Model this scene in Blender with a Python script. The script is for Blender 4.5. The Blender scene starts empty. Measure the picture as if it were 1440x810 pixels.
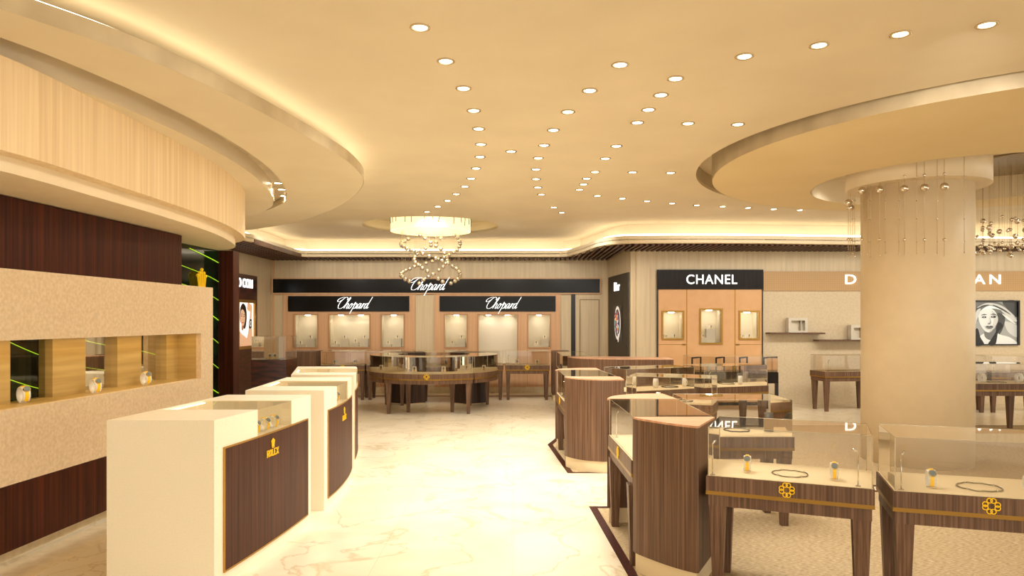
import bpy, bmesh, math, random
from mathutils import Vector, Matrix
random.seed(7)
PI = math.pi
sc = bpy.context.scene
COL = sc.collection
F = 1010.0; HZ = 450.0; EYE = 1.6; CX = 720.0

def P(px, py, D): return Vector(((px-CX)/F*D, D, EYE-(py-HZ)/F*D))
def G(px, py, z):
    D = (EYE-z)*F/(py-HZ)
    return Vector(((px-CX)/F*D, D, z))
def lin(c):
    c = c/255.0
    return c/12.92 if c <= 0.04045 else ((c+0.055)/1.055)**2.4
def rgb(r, g, b): return (lin(r), lin(g), lin(b), 1)

# ---------------------------------------------------------------- materials
def base_mat(name):
    m = bpy.data.materials.new(name); m.use_nodes = True
    nt = m.node_tree; b = nt.nodes['Principled BSDF']
    return m, nt, b
def plain(name, c, rough=.5, metal=0, spec=.5, emis=0, ec=None, coat=0):
    m, nt, b = base_mat(name)
    b.inputs['Base Color'].default_value = rgb(*c)
    b.inputs['Roughness'].default_value = rough
    b.inputs['Metallic'].default_value = metal
    b.inputs['Specular IOR Level'].default_value = spec
    b.inputs['Coat Weight'].default_value = coat
    if emis:
        b.inputs['Emission Color'].default_value = rgb(*(ec or c)); b.inputs['Emission Strength'].default_value = emis
    return m
def noisy(name, c1, c2, scale=(1,1,1), nscale=5, detail=4, rough=.5, bump=0, spec=.5, coat=0, lo=.35, hi=.65, c3=None):
    m, nt, b = base_mat(name); N = nt.nodes; L = nt.links
    tc = N.new('ShaderNodeTexCoord'); mp = N.new('ShaderNodeMapping'); mp.inputs['Scale'].default_value = scale
    no = N.new('ShaderNodeTexNoise'); no.inputs['Scale'].default_value = nscale; no.inputs['Detail'].default_value = detail
    cr = N.new('ShaderNodeValToRGB'); cr.color_ramp.elements[0].position = lo; cr.color_ramp.elements[1].position = hi
    cr.color_ramp.elements[0].color = rgb(*c1); cr.color_ramp.elements[1].color = rgb(*c2)
    if c3:
        e = cr.color_ramp.elements.new((lo+hi)/2); e.color = rgb(*c3)
    L.new(tc.outputs['Object'], mp.inputs['Vector']); L.new(mp.outputs[0], no.inputs['Vector'])
    L.new(no.outputs['Fac'], cr.inputs['Fac']); L.new(cr.outputs['Color'], b.inputs['Base Color'])
    b.inputs['Roughness'].default_value = rough; b.inputs['Specular IOR Level'].default_value = spec
    b.inputs['Coat Weight'].default_value = coat; b.inputs['Coat Roughness'].default_value = .1
    if bump:
        bp = N.new('ShaderNodeBump'); bp.inputs['Strength'].default_value = bump; bp.inputs['Distance'].default_value = .01
        L.new(no.outputs['Fac'], bp.inputs['Height']); L.new(bp.outputs[0], b.inputs['Normal'])
    return m
M = {}
M['walnut'] = noisy('walnut', (84,60,45), (136,104,80), (85,85,1.2), 1.0, 3, .45, lo=.28, hi=.72, c3=(109,81,61), spec=.3)
M['walnut_top'] = noisy('walnut_top', (196,146,112), (222,172,136), (3,30,3), 1.5, 3, .3)
M['mahogany'] = noisy('mahogany', (38,13,8), (84,34,18), (30,30,.8), 1.2, 4, .4, lo=.3, hi=.7, c3=(62,24,14), spec=.2)
M['rosewood'] = noisy('rosewood', (26,9,8), (86,34,24), (2,2,12), 1.6, 6, .28, lo=.35, hi=.62)
M['rolexwood'] = noisy('brown_panel_wood', (50,26,18), (88,50,35), (50,50,.8), 1.2, 3, .45, lo=.3, hi=.7, spec=.2)
M['white'] = noisy('cream_lacquer', (244,232,206), (248,238,214), (60,60,60), 2, 2, .35)
M['stone'] = noisy('cream_stone', (214,188,150), (228,204,168), (1,1,1), 40, 8, .75, bump=.3)
M['baseboard'] = noisy('pale_stone', (226,206,168), (240,222,186), (1,1,1), 14, 6, .5)
M['bamboo'] = noisy('pale_bamboo', (220,190,144), (240,214,170), (26,26,.5), 1.2, 3, .45, lo=.3, hi=.7)
M['ash'] = noisy('pale_ash', (212,192,156), (228,208,172), (14,14,.6), 1.5, 3, .5, lo=.3, hi=.7)
M['peach'] = noisy('peach_wood', (216,168,124), (226,180,136), (20,20,.6), 1.0, 2, .45)
M['chanel'] = noisy('apricot_panel', (230,178,124), (234,184,130), (2,2,2), 3, 2, .5)
M['plaster'] = noisy('ceiling_plaster', (226,210,178), (232,216,184), (1,1,1), 1.5, 3, .7)
M['disc'] = noisy('ochre_plaster', (230,206,154), (234,211,160), (1,1,1), 1.2, 3, .6)
M['fascia'] = noisy('satin_fascia', (188,170,138), (206,188,154), (1,1,1), 4, 2, .3)
M['slat'] = noisy('brown_slats', (74,48,36), (110,76,56), (20,4,20), 2, 3, .5)
M['textile'] = noisy('wallpaper', (216,198,166), (226,208,176), (1,1,1), 26, 8, .8, bump=.2)
M['amber'] = noisy('amber_wood', (178,148,86), (196,166,104), (1,1,24), 1.0, 3, .4)
M['column'] = noisy('column_plaster', (232,212,176), (236,216,180), (1,1,1), 6, 3, .5)
M['pad'] = plain('cream_pad', (240,220,178), .6)
M['gold'] = plain('gold', (222,170,40), .3, .85)
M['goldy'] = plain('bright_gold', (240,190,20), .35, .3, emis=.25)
M['brass'] = plain('brass_strip', (150,112,44), .35, .6)
M['brass2'] = plain('brass_frame', (176,134,56), .35, .6)
M['black'] = plain('black_gloss', (10,8,7), .2, spec=.25)
M['blackm'] = plain('black_metal', (24,20,18), .4)
M['chanel_black'] = noisy('black_wood', (18,13,10), (34,25,19), (40,40,1), 1.5, 3, .4, spec=.2)
M['silver'] = plain('polished_steel', (225,220,210), .12, 1)
M['steel'] = plain('satin_steel', (170,160,145), .3, .9)
M['whitep'] = plain('white_leatherette', (252,250,242), .5)
M['darkp'] = plain('grey_leatherette', (86,80,70), .5)
M['dial'] = plain('blue_grey_dial', (112,128,134), .2)
M['sign'] = plain('lit_white_letters', (255,255,255), .5, emis=1.1)
M['greenlit'] = plain('lime_light_line', (170,220,30), .5, emis=.9)
M['green'] = noisy('dark_green_glass', (5,10,6), (20,52,22), (1,1.2,2.5), 1.4, 3, .08, lo=.4, hi=.75)
M['nichewall'] = plain('niche_lining', (226,216,196), .7)
M['plinthgrey'] = plain('grey_plinth', (220,212,196), .6)
M['warm'] = plain('warm_light_strip', (255,246,224), .5, emis=5.5, ec=(255,246,222))
M['lamp'] = plain('lamp_glow', (255,248,230), .5, emis=14, ec=(255,240,212))
M['lamprim'] = plain('lamp_rim', (214,190,150), .25, .5)
M['grill'] = plain('dior_charcoal', (70,64,54), .6)
M['drumglass'] = plain('glowing_glass', (255,240,190), .3, emis=.9, ec=(255,236,180))

def glass_mat(name, tint, refl=1.0):
    m = bpy.data.materials.new(name); m.use_nodes = True; nt = m.node_tree; N = nt.nodes; L = nt.links
    N.remove(N['Principled BSDF']); out = N['Material Output']
    t = N.new('ShaderNodeBsdfTransparent'); t.inputs['Color'].default_value = tint
    g = N.new('ShaderNodeBsdfGlossy'); g.inputs['Roughness'].default_value = .02; g.inputs['Color'].default_value = (1,.97,.9,1)
    fr = N.new('ShaderNodeFresnel'); fr.inputs['IOR'].default_value = 1.5
    mu = N.new('ShaderNodeMath'); mu.operation = 'MULTIPLY'; mu.inputs[1].default_value = refl; mu.use_clamp = True
    mx = N.new('ShaderNodeMixShader')
    L.new(fr.outputs[0], mu.inputs[0]); L.new(mu.outputs[0], mx.inputs[0]); L.new(t.outputs[0], mx.inputs[1]); L.new(g.outputs[0], mx.inputs[2])
    L.new(mx.outputs[0], out.inputs['Surface'])
    return m
M['glass'] = glass_mat('case_glass', (.90,.88,.85,1), 1.25)
M['glass2'] = glass_mat('window_glass', (.92,.9,.84,1), .6)
M['glassedge'] = plain('glass_edge', (196,182,150), .2)
def ball_mat():
    m, nt, b = base_mat('crystal_ball')
    b.inputs['Base Color'].default_value = (.78,.70,.58,1); b.inputs['Roughness'].default_value = .04; b.inputs['Metallic'].default_value = .95
    return m
M['ball'] = ball_mat()
M['wire'] = plain('thin_wire', (205,185,145), .3, .3)

def marble(name, c1, c2, vein, rough):
    m, nt, b = base_mat(name); N = nt.nodes; L = nt.links
    tc = N.new('ShaderNodeTexCoord')
    n1 = N.new('ShaderNodeTexNoise'); n1.inputs['Scale'].default_value = 1.6; n1.inputs['Detail'].default_value = 8
    n1.inputs['Distortion'].default_value = .8
    cr = N.new('ShaderNodeValToRGB'); cr.color_ramp.elements[0].position = .35; cr.color_ramp.elements[1].position = .65
    cr.color_ramp.elements[0].color = rgb(*c1); cr.color_ramp.elements[1].color = rgb(*c2)
    n2 = N.new('ShaderNodeTexNoise'); n2.inputs['Scale'].default_value = 1.1; n2.inputs['Detail'].default_value = 9; n2.inputs['Distortion'].default_value = 1.2
    c2r = N.new('ShaderNodeValToRGB'); e = c2r.color_ramp.elements
    e[0].position = .485; e[0].color = (0,0,0,1); e[1].position = .515; e[1].color = (0,0,0,1)
    k = e.new(.5); k.color = (.6,.6,.6,1)
    mx = N.new('ShaderNodeMix'); mx.data_type = 'RGBA'; mx.inputs['B'].default_value = rgb(*vein)
    br = N.new('ShaderNodeTexBrick'); br.inputs['Scale'].default_value = 1; br.inputs['Mortar Size'].default_value = .002
    br.inputs['Brick Width'].default_value = .9; br.inputs['Row Height'].default_value = .9; br.offset = 0
    br.inputs['Color1'].default_value = (1,1,1,1); br.inputs['Color2'].default_value = (.97,.96,.94,1); br.inputs['Mortar'].default_value = (.8,.76,.68,1)
    mm = N.new('ShaderNodeMix'); mm.data_type = 'RGBA'; mm.blend_type = 'MULTIPLY'; mm.inputs['Factor'].default_value = 1
    L.new(tc.outputs['Object'], n1.inputs['Vector']); L.new(tc.outputs['Object'], n2.inputs['Vector']); L.new(tc.outputs['Object'], br.inputs['Vector'])
    L.new(n1.outputs['Fac'], cr.inputs['Fac']); L.new(n2.outputs['Fac'], c2r.inputs['Fac'])
    L.new(c2r.outputs['Color'], mx.inputs['Factor']); L.new(cr.outputs['Color'], mx.inputs['A'])
    L.new(mx.outputs['Result'], mm.inputs['A']); L.new(br.outputs['Color'], mm.inputs['B']); L.new(mm.outputs['Result'], b.inputs['Base Color'])
    b.inputs['Roughness'].default_value = rough; b.inputs['Specular IOR Level'].default_value = .4
    return m
M['marble'] = marble('cream_marble', (234,220,190), (244,232,208), (196,168,124), .28)
def carpet():
    m, nt, b = base_mat('loop_carpet'); N = nt.nodes; L = nt.links
    tc = N.new('ShaderNodeTexCoord'); mp = N.new('ShaderNodeMapping'); mp.inputs['Scale'].default_value = (30,230,1)
    n = N.new('ShaderNodeTexNoise'); n.inputs['Scale'].default_value = 1; n.inputs['Detail'].default_value = 3
    cr = N.new('ShaderNodeValToRGB'); cr.color_ramp.elements[0].position = .35; cr.color_ramp.elements[1].position = .65
    cr.color_ramp.elements[0].color = rgb(150,126,92); cr.color_ramp.elements[1].color = rgb(212,190,152)
    bp = N.new('ShaderNodeBump'); bp.inputs['Strength'].default_value = .5; bp.inputs['Distance'].default_value = .006
    L.new(tc.outputs['Object'], mp.inputs[0]); L.new(mp.outputs[0], n.inputs['Vector']); L.new(n.outputs['Fac'], cr.inputs['Fac'])
    L.new(cr.outputs[0], b.inputs['Base Color']); L.new(n.outputs['Fac'], bp.inputs['Height']); L.new(bp.outputs[0], b.inputs['Normal'])
    b.inputs['Roughness'].default_value = .95; b.inputs['Specular IOR Level'].default_value = .1
    return m
M['carpet'] = carpet()
def mesh_band():
    m, nt, b = base_mat('gold_weave'); N = nt.nodes; L = nt.links
    tc = N.new('ShaderNodeTexCoord'); mp = N.new('ShaderNodeMapping'); mp.inputs['Rotation'].default_value = (0, PI/4, 0)
    ck = N.new('ShaderNodeTexChecker'); ck.inputs['Scale'].default_value = 40
    ck.inputs['Color1'].default_value = rgb(204,166,114); ck.inputs['Color2'].default_value = rgb(188,150,100)
    L.new(tc.outputs['Object'], mp.inputs[0]); L.new(mp.outputs[0], ck.inputs['Vector']); L.new(ck.outputs[0], b.inputs['Base Color'])
    b.inputs['Roughness'].default_value = .5
    return m
M['weave'] = mesh_band()

# ---------------------------------------------------------------- mesh helpers
class MB:
    def __init__(s): s.bm = bmesh.new(); s.mi = 0
    def _faces(s, fs):
        for f in fs: f.material_index = s.mi
    def prism(s, pts, z0, z1):
        bm = s.bm; n = len(pts)
        a = [bm.verts.new((p[0], p[1], z0)) for p in pts]; b = [bm.verts.new((p[0], p[1], z1)) for p in pts]
        fs = [bm.faces.new(a[::-1]), bm.faces.new(b)]
        for i in range(n): fs.append(bm.faces.new((a[i], a[(i+1) % n], b[(i+1) % n], b[i])))
        s._faces(fs); return s
    def box(s, x0, x1, y0, y1, z0, z1): return s.prism([(x0,y0),(x1,y0),(x1,y1),(x0,y1)], z0, z1)
    def frustum(s, cx, cy, a, z0, b, z1, ang=0, b2=None):
        bm = s.bm; c, sn = math.cos(ang), math.sin(ang); rr = []
        for (h, z) in ((a, z0), (b, z1)):
            rr.append([bm.verts.new((cx+(u*c-v*sn)*h, cy+(u*sn+v*c)*h, z)) for u, v in ((-1,-1),(1,-1),(1,1),(-1,1))])
        A, B = rr; fs = [bm.faces.new(A[::-1]), bm.faces.new(B)]
        for i in range(4): fs.append(bm.faces.new((A[i], A[(i+1)%4], B[(i+1)%4], B[i])))
        s._faces(fs); return s
    def holed(s, outer, holes, z0, z1, tf=None):
        """flat slab with holes, outline in (u,v), extruded z0..z1; tf maps (u,v,w)->xyz"""
        t = bmesh.new(); loops = []
        for lp in [outer]+holes:
            vs = [t.verts.new((p[0], p[1], 0)) for p in lp]
            for i in range(len(vs)): t.edges.new((vs[i], vs[(i+1) % len(vs)]))
            loops.append(len(vs))
        bmesh.ops.triangle_fill(t, use_beauty=True, use_dissolve=False, edges=t.edges[:], normal=(0,0,1))
        t.verts.ensure_lookup_table(); t.verts.index_update()
        tf = tf or (lambda u, v, w: (u, v, w))
        A = [s.bm.verts.new(tf(v.co.x, v.co.y, z0)) for v in t.verts]; B = [s.bm.verts.new(tf(v.co.x, v.co.y, z1)) for v in t.verts]
        fs = []
        for f in t.faces:
            ii = [v.index for v in f.verts]
            fs.append(s.bm.faces.new([A[i] for i in ii][::-1])); fs.append(s.bm.faces.new([B[i] for i in ii]))
        k = 0
        for n in loops:
            for i in range(n):
                a, b = k+i, k+(i+1) % n
                fs.append(s.bm.faces.new((A[a], A[b], B[b], B[a])))
            k += n
        t.free(); s._faces(fs); return s
    def wall(s, pts, z0, z1, closed=False):
        bm = s.bm; n = len(pts)
        a = [bm.verts.new((p[0], p[1], z0)) for p in pts]; b = [bm.verts.new((p[0], p[1], z1)) for p in pts]
        fs = [bm.faces.new((a[i], a[(i+1) % n], b[(i+1) % n], b[i])) for i in range(n if closed else n-1)]
        s._faces(fs); return s
    def flat(s, pts, z):
        fs = [s.bm.faces.new([s.bm.verts.new((p[0], p[1], z)) for p in pts])]; s._faces(fs); return s
    def poly3(s, pts):
        fs = [s.bm.faces.new([s.bm.verts.new(p) for p in pts])]; s._faces(fs); return s
    def tube(s, path, r, seg=8, closed=False):
        bm = s.bm; path = [Vector(p) for p in path]; n = len(path); rings = []
        prev = None
        for i, p in enumerate(path):
            if closed: d = path[(i+1) % n]-path[i-1]
            else: d = path[min(i+1, n-1)]-path[max(i-1, 0)]
            d.normalize()
            if prev is None:
                up = Vector((0,0,1)) if abs(d.z) < .9 else Vector((1,0,0)); a = d.cross(up).normalized()
            else:
                a = (prev-d*prev.dot(d)).normalized()
            prev = a; b = d.cross(a)
            rings.append([bm.verts.new(p+a*math.cos(2*PI*k/seg)*r+b*math.sin(2*PI*k/seg)*r) for k in range(seg)])
        fs = []
        for i in range(n if closed else n-1):
            A, B = rings[i], rings[(i+1) % n]
            for k in range(seg): fs.append(bm.faces.new((A[k], A[(k+1)%seg], B[(k+1)%seg], B[k])))
        if not closed: fs.append(bm.faces.new(rings[0][::-1])); fs.append(bm.faces.new(rings[-1]))
        s._faces(fs)
        for f in fs: f.smooth = True
        return s
    def cyl(s, cx, cy, r, z0, z1, seg=32, r1=None):
        r1 = r if r1 is None else r1; bm = s.bm
        a = [bm.verts.new((cx+r*math.cos(2*PI*k/seg), cy+r*math.sin(2*PI*k/seg), z0)) for k in range(seg)]
        b = [bm.verts.new((cx+r1*math.cos(2*PI*k/seg), cy+r1*math.sin(2*PI*k/seg), z1)) for k in range(seg)]
        fs = [bm.faces.new((a[i], a[(i+1)%seg], b[(i+1)%seg], b[i])) for i in range(seg)]
        for f in fs: f.smooth = True
        caps = [bm.faces.new(a[::-1]), bm.faces.new(b)]
        s._faces(fs+caps); return s
    def sphere(s, c, r, u=12, v=8, sc3=(1,1,1)):
        ret = bmesh.ops.create_uvsphere(s.bm, u_segments=u, v_segments=v, radius=r)
        bmesh.ops.scale(s.bm, vec=sc3, verts=ret['verts']); bmesh.ops.translate(s.bm, vec=c, verts=ret['verts'])
        fs = set(f for vv in ret['verts'] for f in vv.link_faces)
        for f in fs: f.smooth = True; f.material_index = s.mi
        return s
    def ribbon(s, pts, w, tf, th=.004):
        """stroke of a broad pen along 2D pts, mapped by tf(u,v,w)"""
        pts = [Vector(p) for p in pts]; n = len(pts); L_, R_ = [], []
        for i in range(n):
            d = (pts[min(i+1,n-1)]-pts[max(i-1,0)])
            if d.length < 1e-9: d = Vector((1,0))
            d.normalize(); nn = Vector((-d.y, d.x)); ww = w(d) if callable(w) else w
            L_.append(pts[i]+nn*ww/2); R_.append(pts[i]-nn*ww/2)
        out = L_+R_[::-1]
        for i in range(n-1):
            q = [L_[i], L_[i+1], R_[i+1], R_[i]]
            A = [s.bm.verts.new(tf(p.x, p.y, 0)) for p in q]; B = [s.bm.verts.new(tf(p.x, p.y, th)) for p in q]
            fs = [s.bm.faces.new(A), s.bm.faces.new(B[::-1])]
            for k in range(4): fs.append(s.bm.faces.new((A[k], B[k], B[(k+1)%4], A[(k+1)%4])))
            s._faces(fs)
        return s
    def text(s, body, tf, size, bold=0, depth=.01, shear=0, sx=1.0, space=1.0, center=True):
        cu = bpy.data.curves.new('t', 'FONT'); cu.body = body; cu.size = size; cu.offset = bold; cu.extrude = depth/2
        cu.space_character = space; cu.shear = shear; cu.resolution_u = 4
        if center: cu.align_x = 'CENTER'
        o = bpy.data.objects.new('t', cu); COL.objects.link(o); bpy.context.view_layer.update()
        me = bpy.data.meshes.new_from_object(o.evaluated_get(bpy.context.evaluated_depsgraph_get()))
        bpy.data.objects.remove(o); bpy.data.curves.remove(cu)
        vs = [s.bm.verts.new(tf(v.co.x*sx, v.co.y, v.co.z+depth/2)) for v in me.vertices]; fs = []
        for p in me.polygons:
            try: fs.append(s.bm.faces.new([vs[i] for i in p.vertices]))
            except ValueError: pass
        s._faces(fs); bpy.data.meshes.remove(me); return s
    def build(s, name, mats, parent=None, smooth=False, weld=False, normals=True):
        if not isinstance(mats, (list, tuple)): mats = [mats]
        if weld: bmesh.ops.remove_doubles(s.bm, verts=s.bm.verts[:], dist=1e-5)
        if normals: bmesh.ops.recalc_face_normals(s.bm, faces=s.bm.faces[:])
        if parent is not None:
            off = world_loc(parent)
            bmesh.ops.translate(s.bm, vec=-off, verts=s.bm.verts[:])
        me = bpy.data.meshes.new(name); s.bm.to_mesh(me); s.bm.free()
        for m in mats: me.materials.append(m)
        if smooth:
            for p in me.polygons: p.use_smooth = True
        o = bpy.data.objects.new(name, me); COL.objects.link(o)
        if parent is not None: o.parent = parent
        return o
def world_loc(o):
    v = Vector((0,0,0))
    while o is not None: v = v+o.location; o = o.parent
    return v
def tag(o, label=None, cat=None, group=None, kind=None):
    if label: o['label'] = label
    if cat: o['category'] = cat
    if group: o['group'] = group
    if kind: o['kind'] = kind
    return o
def thing(name, label, cat, loc, group=None):
    o = bpy.data.objects.new(name, None); o.empty_display_size = .1; COL.objects.link(o); o.location = loc
    return tag(o, label, cat, group)
def struct(o): o['kind'] = 'structure'; return o
def copy_tree(o, parent=None):
    c = o.copy(); COL.objects.link(c); c.parent = parent
    for ch in list(o.children): copy_tree(ch, c)
    return c
def crom(pts, k=6, closed=False):
    pts = [Vector(p) for p in pts]; n = len(pts); out = []
    for i in range(n if closed else n-1):
        if closed: p0, p1, p2, p3 = pts[i-1], pts[i], pts[(i+1)%n], pts[(i+2)%n]
        else: p0, p1, p2, p3 = pts[max(i-1,0)], pts[i], pts[i+1], pts[min(i+2,n-1)]
        for j in range(k):
            t = j/k
            out.append(.5*((2*p1)+(p2-p0)*t+(2*p0-5*p1+4*p2-p3)*t*t+(3*p1-p0-3*p2+p3)*t**3))
    if not closed: out.append(pts[-1])
    return out
def offset(pts, d, closed=True):
    """offset polygon to its right-hand normal by d (inwards when counter-clockwise with negative d)"""
    pts = [Vector((p[0], p[1])) for p in pts]; n = len(pts); out = []
    for i in range(n):
        a = pts[i-1] if (closed or i) else pts[i]; b = pts[(i+1)%n] if (closed or i < n-1) else pts[i]
        c = pts[i]; d1 = (c-a); d2 = (b-c)
        if d1.length < 1e-9: d1 = d2
        if d2.length < 1e-9: d2 = d1
        d1 = d1.normalized(); d2 = d2.normalized()
        n1 = Vector((d1.y, -d1.x)); n2 = Vector((d2.y, -d2.x)); m = (n1+n2)
        if m.length < 1e-6: m = n1
        m.normalize(); q = max(.4, m.dot(n1)); out.append(c+m*d/q)
    return out
def ccw(pts):
    a = sum(pts[i-1][0]*pts[i][1]-pts[i][0]*pts[i-1][1] for i in range(len(pts)))
    return pts if a > 0 else pts[::-1]
def inset(pts, d): return offset(ccw(list(pts)), -d)
def circ(cx, cy, r, n=64, a0=0, a1=2*PI): return [(cx+r*math.cos(a0+(a1-a0)*i/n), cy+r*math.sin(a0+(a1-a0)*i/n)) for i in range(n)]

def frame_tf(o, r, u, n):
    o, r, u, n = Vector(o), Vector(r), Vector(u), Vector(n)
    return lambda a, b, c: tuple(o+r*a+u*b+n*c)

# ---------------------------------------------------------------- camera
cam = bpy.data.cameras.new('camera'); co = bpy.data.objects.new('camera', cam); COL.objects.link(co)
co.location = (0, 0, EYE); co.rotation_euler = (PI/2, 0, 0)
cam.sensor_width = 36; cam.lens = F/1440*36; cam.shift_y = (HZ-405)/1440; cam.clip_start = .05
sc.camera = co

# ---------------------------------------------------------------- floor and carpet
RUG1 = [(.80,4.49-1.9),(.66,6.17),(1.9,6.17),(1.9,6.75),(9.5,6.75),(9.5,2.59)][::-1]
RUG2 = [(.58,7.5),(.457,9.23),(.9,10.9),(9.5,10.9),(9.5,6.9),(1.9,6.9),(1.9,7.5)][::-1]
struct(MB().holed([(-6,-3),(14,-3),(14,17),(-6,17)], [RUG1, RUG2], -.1, 0).build('floor', M['marble']))
COLH = circ(4.613, 8.2, .5712, 96)
def rug(name, out, label, holes=[]):
    t = thing(name, label, 'carpet', (out[0][0], out[0][1], 0))
    MB().holed(inset(out, .065), holes, -.03, 0).build('pile', M['carpet'], t)
    MB().holed(ccw(list(out)), [inset(out, .065)], -.03, 0).build('inlaid_border', M['mahogany'], t)
    return t
rug('carpet_area', RUG1, 'beige loop carpet with dark border under the nearest walnut cases')
rug('carpet_area', RUG2, 'beige loop carpet with dark border under the farther ring of walnut cases', [COLH])
# pale strip laid over the floor by the left feature wall
def lx(D, off=0): return -3.584+off+.064*D      # plane of the left feature wall
struct(MB().prism([(lx(-2),-2),(lx(-2,.31),-2),(lx(8.3,.31),8.3),(lx(8.3),8.3)], 0.0005, .004).build('floor_strip_1', M['baseboard']))
struct(MB().box(-5.2, 2.0, 14.98, 15.25, .0005, .004).build('floor_strip_2', plain('brown_strip', (150,122,92), .5)))  # flat brown strip across the floor before the back wall

# ---------------------------------------------------------------- left feature wall
def lwall(D0, D1, off0, off1, z0, z1, name, mat, parent=None):
    return MB().prism([(lx(D0,off0),D0),(lx(D0,off1),D0),(lx(D1,off1),D1),(lx(D1,off0),D1)], z0, z1).build(name, mat, parent)
W0 = -2.0
t = thing('feature_wall_cladding', 'dark mahogany upper wall panel above the cream stone band', 'wall panel', (lx(5,-.05), 5, 1.93))
lwall(W0, 6.85, -.06, -.005, 1.935, 2.405, 'panel', M['mahogany'], t)
t = thing('feature_wall_cladding', 'dark mahogany lower wall panel under the cream stone band', 'wall panel', (lx(5,-.05), 5, .08))
lwall(W0, 7.3, -.06, -.005, .085, .515, 'panel', M['mahogany'], t)
struct(lwall(W0, 7.3, -.12, -.075, 0, .085, 'baseboard_left', M['baseboard']))
# cream band with the niche (local frame: u along wall, v up)
du = Vector((.064, 1)).normalized(); nn = Vector((1, -.064)).normalized()
def wtf(u, v, w):           # u = D, v = z, w = out of wall
    return (lx(u)+nn.x*w, u+nn.y*w, v)
t = thing('stone_display_wall', 'cream stone wall band with long lit display niche', 'display wall', (lx(5), 5, .52))
MB().holed([(W0,.52),(7.46,.52),(7.46,1.935),(W0,1.935)], [[(3.3,1.015),(7.21,1.015),(7.21,1.466),(3.3,1.466)]], -.05, 0.0, wtf).build('stone_band', M['stone'], t)
ops = [(3.4,3.82),(4.2,4.62),(5.0,5.42),(5.8,6.22),(6.58,7.0)]
MB().holed([(3.25,.96),(7.26,.96),(7.26,1.52),(3.25,1.52)], [[(a,1.016),(b,1.016),(b,1.465),(a,1.465)] for a, b in ops], -.35, -.24, wtf).build('niche_back_panel', M['amber'], t)
mb = MB(); 
for (a, b, c, d) in ((3.3,7.21,1.0,1.015),(3.3,7.21,1.466,1.48),(7.21,7.225,1.0,1.48)):
    mb.holed([(a,c),(b,c),(b,d),(a,d)], [], -.24, -.05, wtf)
mb.build('niche_lining', M['amber'], t)
g = MB()
for a, b in ops: g.poly3([wtf(a,1.016,-.3), wtf(b,1.016,-.3), wtf(b,1.465,-.3), wtf(a,1.465,-.3)])
g.build('window_pane', M['glass2'], t)
mb = MB(); mb.holed([(3.35,1.4652),(7.15,1.4652),(7.15,1.4658),(3.35,1.4658)], [], -.14, -.09, wtf); mb.build('glow_strip', plain('niche_light', (255,220,140), .5, emis=7, ec=(255,214,140)), t)
# green wave wall behind
t = thing('green_glass_wall', 'dark green glass wall with glowing lime wave lines', 'glass wall', (lx(6,-.38), 6, 0))
MB().holed([(W0,0),(8.36,0),(8.36,2.41),(W0,2.41)], [], -.42, -.38, wtf).build('glass_panel', M['green'], t)
for k in range(15):
    z0 = 4.25-.235*k
    pts = []
    for j in range(60):
        D = 3.5+j*4.85/59; z = z0-.27*(D-3.5)+.07*math.sin(D*2.2+k*.5)-.03*math.cos(D*1.1+k)
        if .1 < z < 2.38: pts.append(wtf(D, z, -.372))
    if len(pts) > 3: MB().tube(pts, .0025 if k % 3 else .004, 5).build('light_line', M['greenlit'], t)

def crown_shape(mb, tf, w, h):
    # five pronged crown with ball tips on an oval base
    for i, a in enumerate((-.42,-.22,0,.22,.42)):
        tip = (math.sin(a*1.35)*w*.62, h*(.98-.25*abs(a)/.42*.9)); b0 = (a*w*.42-w*.05, h*.16); b1 = (a*w*.42+w*.05, h*.16)
        q = [b0, b1, (tip[0]+w*.035, tip[1]), (tip[0]-w*.035, tip[1])]
        A = [mb.bm.verts.new(tf(x, y, .0)) for x, y in q]; B = [mb.bm.verts.new(tf(x, y, .012)) for x, y in q]
        fs = [mb.bm.faces.new(A), mb.bm.faces.new(B[::-1])]
        for k in range(4): fs.append(mb.bm.faces.new((A[k], B[k], B[(k+1)%4], A[(k+1)%4])))
        mb.sphere(tf(tip[0], tip[1], .006), w*.075, 8, 6)
    ring = [tf(math.cos(2*PI*k/20)*w*.27, h*.11+math.sin(2*PI*k/20)*h*.09, .008) for k in range(20)]
    mb.tube(ring, h*.045, 6, True)
mb = MB(); cd = 7.88
o3 = Vector(wtf(cd, 1.86, -.34))
crown_shape(mb, frame_tf(o3, (du.x, du.y, 0), (0,0,1), (nn.x, nn.y, 0)), .26, .30)
tag(mb.build('crown_emblem', M['goldy']), 'golden five-pronged crown emblem against the green glass wall', 'emblem')
# dark post
c = Vector(((320.5-720)/F*8.45, 8.45))
tag(MB().box(c.x-.09, c.x+.09, 8.38, 8.56, 0, 2.41).build('corner_post', M['mahogany']), 'tall dark mahogany post under the curved bulkhead tip', 'post')
mb = MB().box(c.x-.097, c.x-.091, 8.37, 8.385, 0, 2.41)
tag(mb.build('edge_strip', M['steel']), 'thin steel edge strip along the dark mahogany post', 'trim strip')

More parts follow.
